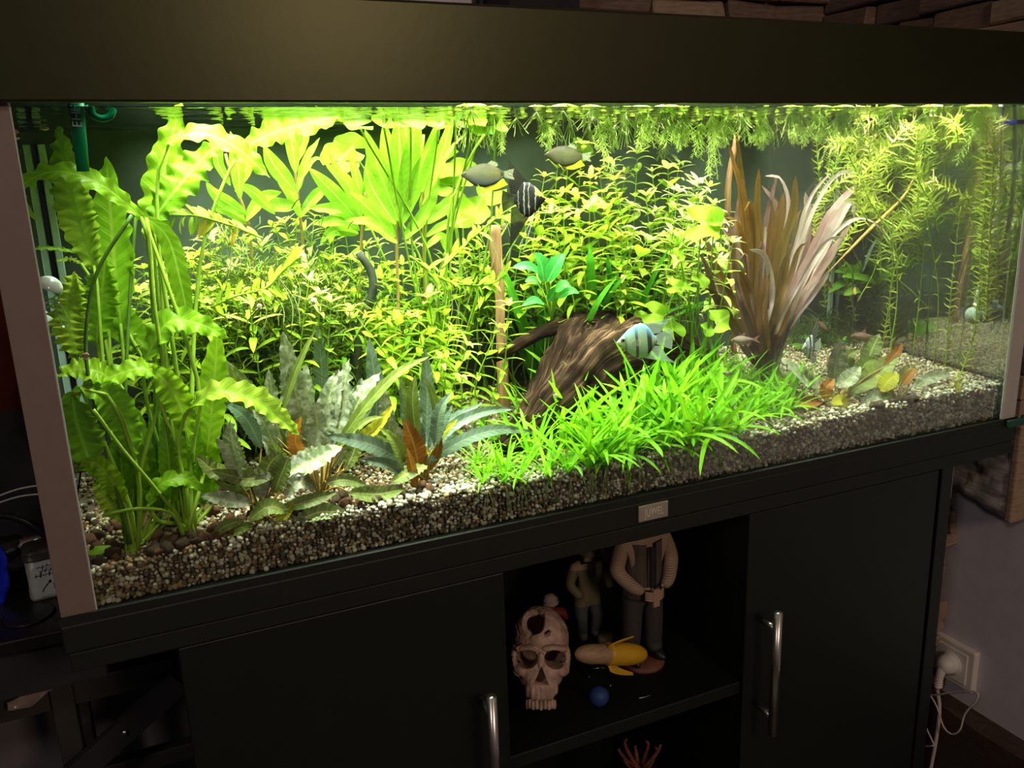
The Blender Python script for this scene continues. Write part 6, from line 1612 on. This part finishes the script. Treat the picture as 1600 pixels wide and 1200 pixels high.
# ---- standing figurine
def skin_body(name, verts, edges, rads, mats, parent, sub=2, root=0):
    me = bpy.data.meshes.new(name); me.from_pydata([tuple(v) for v in verts], edges, []); me.update()
    o = bpy.data.objects.new(name, me); COL.objects.link(o)
    md = o.modifiers.new('skin', 'SKIN'); md.use_smooth_shade = True
    for i, d in enumerate(me.skin_vertices[0].data):
        d.radius = (rads[i], rads[i]) if isinstance(rads[i], float) else rads[i]; d.use_root = (i == root)
    o.modifiers.new('sub', 'SUBSURF').levels = sub
    dg = bpy.context.evaluated_depsgraph_get(); m2 = bpy.data.meshes.new_from_object(o.evaluated_get(dg)); m2.name = name
    bpy.data.objects.remove(o, do_unlink=True)
    m2.materials.clear(); m2.materials.append(M[mats]); m2.polygons.foreach_set('use_smooth', [True] * len(m2.polygons))
    o = link(name, m2, parent); return o
def figure_mat(name, legs, shirt, skin, zw, zn, stripe=None):
    mt, nt, out = nt_new(name); tc = N(nt, 'TexCoord'); sx = N(nt, 'SeparateXYZ'); nt.links.new(tc.outputs['Object'], sx.inputs[0])
    sh = shirt
    if stripe: sh = mixc(nt, ramp(nt, math_n(nt, 'SINE', math_n(nt, 'MULTIPLY', sx.outputs[2], 2600)), [(.4, (0, 0, 0)), (.6, (1, 1, 1))]), shirt, stripe)
    c = mixc(nt, math_n(nt, 'GREATER_THAN', sx.outputs[2], zw), legs, sh)
    c = mixc(nt, math_n(nt, 'GREATER_THAN', sx.outputs[2], zn), c, skin)
    b = N(nt, 'BsdfPrincipled'); b.inputs['Roughness'].default_value = .75; nt.links.new(c, b.inputs['Base Color']); nt.links.new(b.outputs[0], out.inputs[0])
FB = atz(1003, 1034, SH)
man = thing('figurine', FB, 'standing man figurine in striped shirt and dark vest on a round base', 'figurine')
ht = abs(at(1015, 840, FB.y).z - SH)      # shoulders to feet
k_ = ht / .118
figure_mat('man_cloth', (.040, .038, .032), (.34, .25, .17), (.40, .26, .18), .066 * k_, .128 * k_, (.16, .10, .06))
Vs = [(0, 0, .066), (0, 0, .085), (0, 0, .106), (0, 0, .117), (0, -.001, .127), (0, -.002, .137),
      (.010, 0, .060), (.011, -.001, .034), (.0115, 0, .008), (.0125, -.008, .0055),
      (-.010, 0, .060), (-.011, -.001, .034), (-.0115, 0, .008), (-.0125, -.008, .0055),
      (.021, 0, .112), (.028, -.002, .090), (.017, -.015, .077), (.009, -.018, .074),
      (-.021, 0, .112), (-.028, -.002, .090), (-.017, -.015, .077), (-.009, -.018, .074)]
Ed = [(0, 1), (1, 2), (2, 3), (3, 4), (4, 5), (0, 6), (6, 7), (7, 8), (8, 9), (0, 10), (10, 11), (11, 12), (12, 13), (2, 14), (14, 15), (15, 16), (16, 17), (2, 18), (18, 19), (19, 20), (20, 21)]
Rd = [(.016, .012), (.015, .011), (.016, .012), .006, .008, .0085, .0105, .009, .0085, .006, .0105, .009, .0085, .006, .0085, .0075, .006, .0045, .0085, .0075, .006, .0045]
Rd = [tuple(x * k_ for x in q) if isinstance(q, tuple) else q * k_ for q in Rd]
o = skin_body('body', [V(*v) * k_ for v in Vs], Ed, Rd, 'man_cloth', man); o.location = (0, 0, .008)
for s_ in (-1, 1):
    b = MB()
    for f in range(4): b.tube(crom([V(s_ * .009, -.0185, .0735 - f * .0022), V(s_ * .005, -.0215, .0730 - f * .0022), V(s_ * .001, -.0205, .0720 - f * .0022)], 5), .0012 / 1, 5)
    b.tube(crom([V(s_ * .010, -.018, .077), V(s_ * .006, -.021, .0775)], 4), .0013, 5)
    b.v = [v * k_ for v in b.v]; o = b.build('fingers', 'skin', man); o.location = (0, 0, .008)
b = MB()
for i in range(9):
    t = i / 8; z = .062 + .052 * t; ring = [V(math.cos(a) * (.0185 - .001 * t) * 1.0, math.sin(a) * .0142, z) for a in [-PI / 2 + .28 + (2 * PI - .56) * j / 20 for j in range(21)]]
    b.v += [q * k_ for q in ring]; b.uv += [(.3, .5)] * 21
for i in range(8):
    for j in range(20): b.f.append((i * 21 + j, i * 21 + j + 1, (i + 1) * 21 + j + 1, (i + 1) * 21 + j)); b.mi.append(0); b.flat.append(False)
simple('vest', (.10, .085, .055), .85, var=.35, scale=26, stretch=(60, 60, .2))
o = b.build('vest', 'vest', man); o.location = (0, 0, .008); md = o.modifiers.new('t', 'SOLIDIFY'); md.thickness = .0012
b = MB(); b.box((-.0022 * k_, -.0165 * k_, .075 * k_), (.0022 * k_, -.0145 * k_, .112 * k_)); o = b.build('necktie', 'shoe', man); o.location = (0, 0, .008)
b = MB(); b.box((-.003 * k_, -.0225 * k_, .060 * k_), (.003 * k_, -.0205 * k_, .076 * k_)); o = b.build('card', 'skin', man, smooth=False); o.location = (0, 0, .008)
for s_ in (-1, 1):
    b = MB(); b.tube(crom([V(s_ * .0115, .004, .004) * k_, V(s_ * .012, -.006, .004) * k_, V(s_ * .0135, -.016, .003) * k_], 8), lambda t: .0055 * k_ * math.sin(PI * (.2 + .7 * t)), 10); o = b.build('shoe', 'shoe', man); o.location = (0, 0, .008)
b = MB(); b.lathe([(.030, 0), (.031, .003), (.029, .007), (.0, .008)], (0, 0, 0), 28); b.build('base', 'wood_disc', man)
# ---- hunched figurine in olive clothes
FB = atz(918, 1006, SH)
fg = thing('figurine', FB, 'dark figurine in olive jacket standing behind the toy banana', 'figurine')
figure_mat('olive_man', (.05, .06, .06), (.13, .11, .055), (.30, .22, .14), .060, .118)
Vs2 = [(0, 0, .060), (0, -.002, .078), (0, -.004, .098), (-.001, -.006, .108), (-.002, -.009, .116), (-.002, -.010, .125), (.010, 0, .054), (.013, -.004, .030), (.011, .002, .008), (.012, -.008, .005),
       (-.009, 0, .054), (-.010, -.004, .030), (-.006, .002, .008), (-.008, -.008, .005), (.018, -.002, .102), (.026, -.006, .084), (.024, -.016, .072), (-.018, -.002, .102), (-.028, -.006, .084), (-.016, -.018, .070)]
Ed2 = [(0, 1), (1, 2), (2, 3), (3, 4), (4, 5), (0, 6), (6, 7), (7, 8), (8, 9), (0, 10), (10, 11), (11, 12), (12, 13), (2, 14), (14, 15), (15, 16), (2, 17), (17, 18), (18, 19)]
Rd2 = [(.015, .012), (.015, .011), (.015, .011), .006, .008, .008, .010, .008, .007, .005, .010, .008, .007, .005, .008, .007, .005, .008, .007, .005]
o = skin_body('body', [V(*v) * 1.15 for v in Vs2], Ed2, [tuple(x * 1.15 for x in q) if isinstance(q, tuple) else q * 1.15 for q in Rd2], 'olive_man', fg); o.location = (0, 0, .006)
b = MB(); b.lathe([(.017, 0), (.016, .002), (.009, .003), (.0085, .009), (.002, .011)], (-.002, -.011, .148), 18); b.build('hat', 'olive_cloth', fg)
b = MB(); b.lathe([(.010, 0), (.012, .010), (.011, .018), (.001, .019)], (.020, -.016, .0), 14); b.build('bucket', 'olive_cloth', fg)
b = MB(); b.lathe([(.026, 0), (.026, .004), (.001, .006)], (0, 0, 0), 20); b.build('base', 'shoe', fg)
# ---- seated figurine with white cap behind the skull
fb = at(858, 945, .21); FB = V(fb.x, .21, SH)
fg = thing('figurine', FB, 'small figurine in red with a pale ruffled cap behind the skull', 'figurine')
hz = fb.z - SH
o = skin_body('body', [V(0, 0, hz * .45), V(0, 0, hz * .75), V(0, 0, hz * .92), V(0, -.002, hz * 1.02), V(.018, -.006, hz * .8), V(.024, -.016, hz * .62), V(-.018, -.006, hz * .8), V(-.024, -.016, hz * .62), V(.012, -.018, hz * .42), V(.014, -.022, .006), V(-.012, -.018, hz * .42), V(-.014, -.022, .006)],
              [(0, 1), (1, 2), (2, 3), (1, 4), (4, 5), (1, 6), (6, 7), (0, 8), (8, 9), (0, 10), (10, 11)], [.014, .015, .006, .010, .008, .006, .008, .006, .008, .006, .008, .006], 'dark_red_cloth', fg)
b = MB(); b.lathe([(.010, 0), (.013, .003), (.0095, .006), (.012, .009), (.006, .014), (.001, .015)], (.0, -.003, hz * 1.02 + .002), 14)
for v in b.v: v += V(1, 1, .5) * .002 * noise.noise(v * 300)
b.build('cap', 'pale_cloth', fg)
b = MB(); b.box((-.02, -.012, 0), (.02, .02, hz * .40)); o = b.build('seat', 'shoe', fg); bevel(o, .004)
# ---- coral-like red piece on the lower level
cc = at(1000, 1172, .12)
co = thing('coral_piece', V(cc.x, .12, FL + .07), 'reddish branched coral piece in the dark lower compartment', 'ornament')
bz = cc.z
b = MB(); b.lathe([(.03, 0), (.026, .02), (.012, .05), (.010, max(.06, bz - (FL + .07) - .03))], (0, 0, 0), 14); b.build('stand', 'wood_disc', co)
r = random.Random(4)
b = MB(); c0 = V(0, 0, bz - (FL + .07) - .035)
for k in range(9):
    a = 2 * PI * k / 9; e = c0 + V(math.cos(a) * .03, math.sin(a) * .02, .028 + r.uniform(-.01, .012)); b.tube(crom([c0, c0.lerp(e, .5) + V(0, 0, -.004), e, e + V(r.uniform(-.006, .006), 0, .008)], 8), lambda t: .0048 - .003 * t, 7)
b.build('branches', 'coral_red', co)

# ================================================================== the dark corner left of the aquarium
TZ = -.105
e0, e1 = atz(0, 1012, TZ), atz(102, 977, TZ)
TY = (e0.y + e1.y) / 2
tb = thing('black_table', V(-.25, TY + .2, FL), 'black side table standing left of the aquarium', 'table')
B0 = tb.location
def tbox(name, lo, hi, mt='black_table_paint', bev=.002): return box_obj(name, lo, hi, mt, tb, bev, org=B0)
tbox('table_top', (-.75, TY, TZ - .016), (.07, .455, TZ))
tbox('apron', (-.74, TY + .012, TZ - .075), (.004, TY + .03, TZ - .016), 'black_fabric')
ra = at(60, 1085, TY + .14)
tbox('rail', (-.74, TY + .13, ra.z - .022), (.072, TY + .15, ra.z + .012), 'brown_rail')
for x in (-.70, -.075): tbox('leg', (x, TY + .12, FL), (x + .026, TY + .146, TZ - .016), 'brown_rail')
for x in (-.70, -.075): tbox('leg', (x, .42, FL), (x + .026, .446, TZ - .016), 'brown_rail')
b = MB(); d0, d1 = at(120, 1215, TY + .10), at(290, 1065, TY + .10); dd = (d1 - d0).normalized(); dn = dd.cross(V(0, 1, 0)).normalized()
d0 = d0 - dd * .15; d1.x = min(d1.x, .075)
qs = [d0 - dn * .016, d0 + dn * .016, d1 + dn * .016, d1 - dn * .016]
b.add([q + V(0, s_, 0) for s_ in (0, .012) for q in qs], [(0, 1, 2, 3), (7, 6, 5, 4), (0, 4, 5, 1), (1, 5, 6, 2), (2, 6, 7, 3), (3, 7, 4, 0)], flat=True); br_o = b.build('brace', 'black_fabric', tb, B0)
bp_ = at(195, 1145, TY + .099); b = MB(); b.lathe([(.0042, 0), (.0042, .003), (.002, .0045)], bp_ - V(0, .002, 0), 12, 'Y'); b.build('bolt', 'steel', br_o, B0)
tbox('lower_rail', (-.3, TY + .16, at(250, 1180, TY + .16).z - .02), (.078, TY + .18, at(250, 1180, TY + .16).z + .005), 'brown_rail')
# tea tin
tp = atz(76, 936, TZ); tnr = thing('tea_tin', V(tp.x, tp.y + .022, TZ), 'square tea tin with pale printed label on the black table', 'tin')
tnr.scale = (.8, .8, 1); tp0 = tnr.location; tw = .027; th = at(60, 860, tp.y).z - TZ
rz = .16
zk = th / .092
def tinpart(nm, prof, mt, sq=6):
    b = MB()
    for (w_, z) in prof:
        for k in range(24):
            a = 2 * PI * k / 24; c_, s_ = math.cos(a), math.sin(a); m_ = (abs(c_) ** sq + abs(s_) ** sq) ** (-1 / sq)
            b.v.append(V(c_ * m_ * w_, s_ * m_ * w_, z)); b.uv.append((.3, .5))
    for i in range(len(prof) - 1):
        for k in range(24): b.f.append((i * 24 + k, i * 24 + (k + 1) % 24, (i + 1) * 24 + (k + 1) % 24, (i + 1) * 24 + k)); b.mi.append(0); b.flat.append(False)
    b.f.append(tuple(range(23, -1, -1))); b.mi.append(0); b.flat.append(True); b.f.append(tuple((len(prof) - 1) * 24 + k for k in range(24))); b.mi.append(0); b.flat.append(True)
    o = b.build(nm, mt, tnr); o.rotation_euler = (0, 0, rz); return o
tinpart('tin_body', [(tw * .96, 0), (tw, .002), (tw, .004), (tw * .95, .005), (tw * .97, th * .82)], 'tin_body')
tinpart('lid', [(tw * 1.04, th * .80), (tw * 1.05, th * .815), (tw * 1.0, th * .83), (tw * 1.0, th * .93), (tw * .97, th * .96), (tw * .80, th * .99), (tw * .3, th)], 'tin_dark')
b = MB(); vs = []
outl = [(-.021, th * .08), (.021, th * .08), (.021, th * .54)] + [(.021 * math.cos(a), th * .54 + th * .23 * math.sin(a)) for a in [PI * k / 12 for k in range(1, 12)]] + [(-.021, th * .54)]
b.add([V(x, -tw * .985, z) for x, z in outl] + [V(x, -tw * .9, z) for x, z in outl], [tuple(range(len(outl)))] + [(i, i + len(outl), (i + 1) % len(outl) + len(outl), (i + 1) % len(outl)) for i in range(len(outl))], flat=True)
lbl = b.build('printed_label', 'tin_label', tnr); lbl.rotation_euler = (0, 0, rz)
# three lines of curly script, a spoon and a cup printed on the label
r = random.Random(8)
def ink_part(nm, mb, mt='ink'):
    o = mb.build(nm, mt, lbl); return o
YF = -tw * .992
# lines of joined Arabic-style script drawn as pen strokes
b = MB()
def stroke(pts, rad=.0005): b.tube(crom([V(x, YF, z) for x, z in pts], max(6, len(pts) * 3)), rad, 4)
for li, (z0, x0, x1) in enumerate(((th * .66, -.013, .014), (th * .575, -.013, .012), (th * .495, -.017, .017))):
    x = x1; zsc = th / .075
    while x > x0 + .003:
        wv = r.uniform(.004, .0065)
        kind = r.randrange(4); xe = max(x - wv, x0)
        base_pts = [(x, z0 + .0012), (x - .0012, z0), (xe + .001, z0), (xe, z0 + .0004)]
        if kind == 0: base_pts = [(x, z0 + .0048), (x - .0004, z0 + .0005), (xe + .001, z0), (xe, z0)]
        if kind == 1: base_pts = [(x, z0 + .001), (x - .001, z0), (x - .002, z0 + .0022), (x - .003, z0), (xe, z0)]
        if kind == 2: base_pts = [(x, z0), (x - .002, z0 + .002), (xe, z0 - .0018), (xe + .002, z0 - .0024)]
        stroke(base_pts)
        for d in range(r.randrange(0, 3)): stroke([(x - wv * .5 + d * .0011, z0 + r.choice([.0032, -.0022])), (x - wv * .5 + d * .0011 + .0004, z0 + .0030)], .0004)
        x = xe - .0009
ink_part('script', b)
b = MB(); stroke([(-.010, .016 * zk), (-.0075, .021 * zk), (-.003, .027 * zk), (.0005, .031 * zk)], .0007); b.tube([V(.0002, YF, .0315 * zk), V(.003, YF, .0335 * zk)], lambda t: .0022 - .0012 * t, 6)
for z in (.019 * zk, .023 * zk, .027 * zk): stroke([(.005, z), (.0062, z)], .0006)
ink_part('spoon_print', b)
b = MB(); b.add([V(x, YF, z * zk) for x, z in ((.006, .017), (.0195, .017), (.0185, .030), (.014, .034), (.009, .029))], [(0, 1, 2, 3, 4)], flat=True); ink_part('cup_shadow_print', b, 'olive_cloth')
b = MB(); b.add([V(x, YF - .0001, z * zk) for x, z in ((.005, .009), (.0205, .008), (.0195, .017), (.006, .017))], [(0, 1, 2, 3)], flat=True); ink_part('cup_print', b, 'white_plastic')
# ring mark, blue wrapper, dark lumps and cables on the table
rc = atz(45, 962, TZ); b = MB(); b.lathe([(.026, 0), (.0275, .0014), (.024, .0018), (.015, .0012), (.013, .002), (.001, .001)], (0, 0, 0), 30); o = b.build('coaster', 'black_table_paint', None); o.location = (rc.x, rc.y, TZ); tag(o, 'round black coaster with a raised ring on the black table', 'coaster')
bw = [at(-6, 850, TY + .10), at(14, 862, TY + .10), at(18, 885, TY + .10), at(4, 930, TY + .10)]
bo = thing('blue_wrapper', V(bw[3].x, TY + .1, TZ), 'shiny bright blue plastic piece at the left picture edge', 'plastic piece')
b = MB(); b.ribbon(crom([V(bw[3].x - .01, TY + .1, TZ + .001)] + [V(q.x - .01, q.y, q.z) for q in (bw[2], bw[1], bw[0])], 16), lambda t: .008 + .003 * math.sin(7 * t), V(.3, -1, .2), 6, None, .25, .002, 3); o = b.build('film', 'blue_plastic', bo, bo.location)
md = o.modifiers.new('t', 'SOLIDIFY'); md.thickness = .0008
def lump(name, label, cat, cpx, ext, mt, seed, Yc, zb, part='cover'):
    c = at(*cpx, Yc); root = thing(name, V(c.x, Yc, zb), label, cat)
    bm = bmesh.new(); bmesh.ops.create_icosphere(bm, subdivisions=4, radius=1.0)
    for v in bm.verts:
        q = v.co.copy(); n_ = 1 + .22 * noise.noise(q * 1.6 + V(seed, 0, 0)) + .09 * noise.noise(q * 5 + V(0, seed, 0))
        v.co = V(q.x * ext[0], q.y * ext[1], q.z * ext[2]) * n_; v.co += c - root.location; v.co.z = max(v.co.z, .0005)
    for f in bm.faces: f.smooth = True
    me = bpy.data.meshes.new(part); bm.to_mesh(me); bm.free(); me.materials.append(M[mt]); link(part, me, root); return root
lump('black_bag', 'dark crumpled fabric bag standing at the back of the black table', 'bag', (20, 770), (.10, .06, .10), 'black_fabric', 3, .42, TZ)
lump('camera_case', 'smooth black rounded case on the black table left of the tin', 'case', (-5, 868), (.05, .035, .028), 'black_table_paint', 9, TY + .17, TZ)
kn = at(48, 848, .36); ko = thing('metal_knob', V(kn.x, .36, TZ), 'dark object with a shiny metal band behind the tea tin', 'knob')
b = MB(); b.lathe([(.022, 0), (.022, max(.02, kn.z - TZ - .006))], (0, 0, 0), 20); b.build('body', 'black_table_paint', ko)
b = MB(); b.lathe([(.0228, 0), (.0228, .012), (.017, .018), (.001, .020)], (0, 0, max(.02, kn.z - TZ - .006)), 20); b.build('metal_band', 'steel', ko)
for pts, rad, mt, lb in (([(-20, 782), (30, 764), (75, 758), (110, 762)], .0011, 'white_cable', 'thin grey wire crossing behind the left corner strip, upper one'), ([(-20, 792), (30, 776), (75, 772), (110, 778)], .0011, 'white_cable', 'thin grey wire crossing behind the left corner strip, lower one'),
                         ([(-30, 806), (20, 808), (60, 828), (90, 860), (110, 900)], .004, 'black_table_paint', 'thick black cable arching over the tea tin')):
    wp = S(pts, .30); wo = thing('table_cable', wp[0], lb, 'cable'); b = MB(); b.tube(crom(wp, 20), rad, 7); b.build('cable', mt, wo, wp[0])
# plastic bag lying on the rail
pb_ = [at(-30, 1085, TY + .12), at(40, 1072, TY + .11), at(110, 1052, TY + .11), at(150, 1047, TY + .12), at(192, 1040, TY + .12)]
bg = thing('plastic_bag', pb_[1], 'crumpled clear plastic bag lying on the rail under the black table', 'bag')
b = MB(); b.ribbon([q + V(0, 0, .012) for q in pb_], lambda t: .017 * (1 - .75 * t), V(0, -1, .5), 8, 26, .3, .006, 4); o = b.build('film', 'bag_film', bg, bg.location)
b = MB(); b.ribbon(S([(12, 1103), (40, 1095), (58, 1078), (78, 1064), (118, 1050)], TY + .105), lambda t: .0045 + .006 * math.sin(PI * t), V(0, -1, .3), 6, 20, .3, .003, 3); b.build('flap', 'bag_film', bg, bg.location)
# dark red curtain on the back wall
b = MB(); vs, fs = [], []
nxx = 80
for i in range(nxx + 1):
    x = -1.3 + 1.27 * i / nxx
    for z in (TZ + .02, .3, 1.3): vs.append(V(x, .495 + .012 * math.sin(i * .9) + .004 * math.sin(i * 2.3), z))
for i in range(nxx):
    for k in range(2): fs.append((i * 3 + k, (i + 1) * 3 + k, (i + 1) * 3 + k + 1, i * 3 + k + 1))
b.add(vs, fs); o = b.build('curtain', 'curtain_red', None); tag(o, 'dark red curtain hanging behind the table at the far left', 'curtain')
md = o.modifiers.new('t', 'SOLIDIFY'); md.thickness = .002
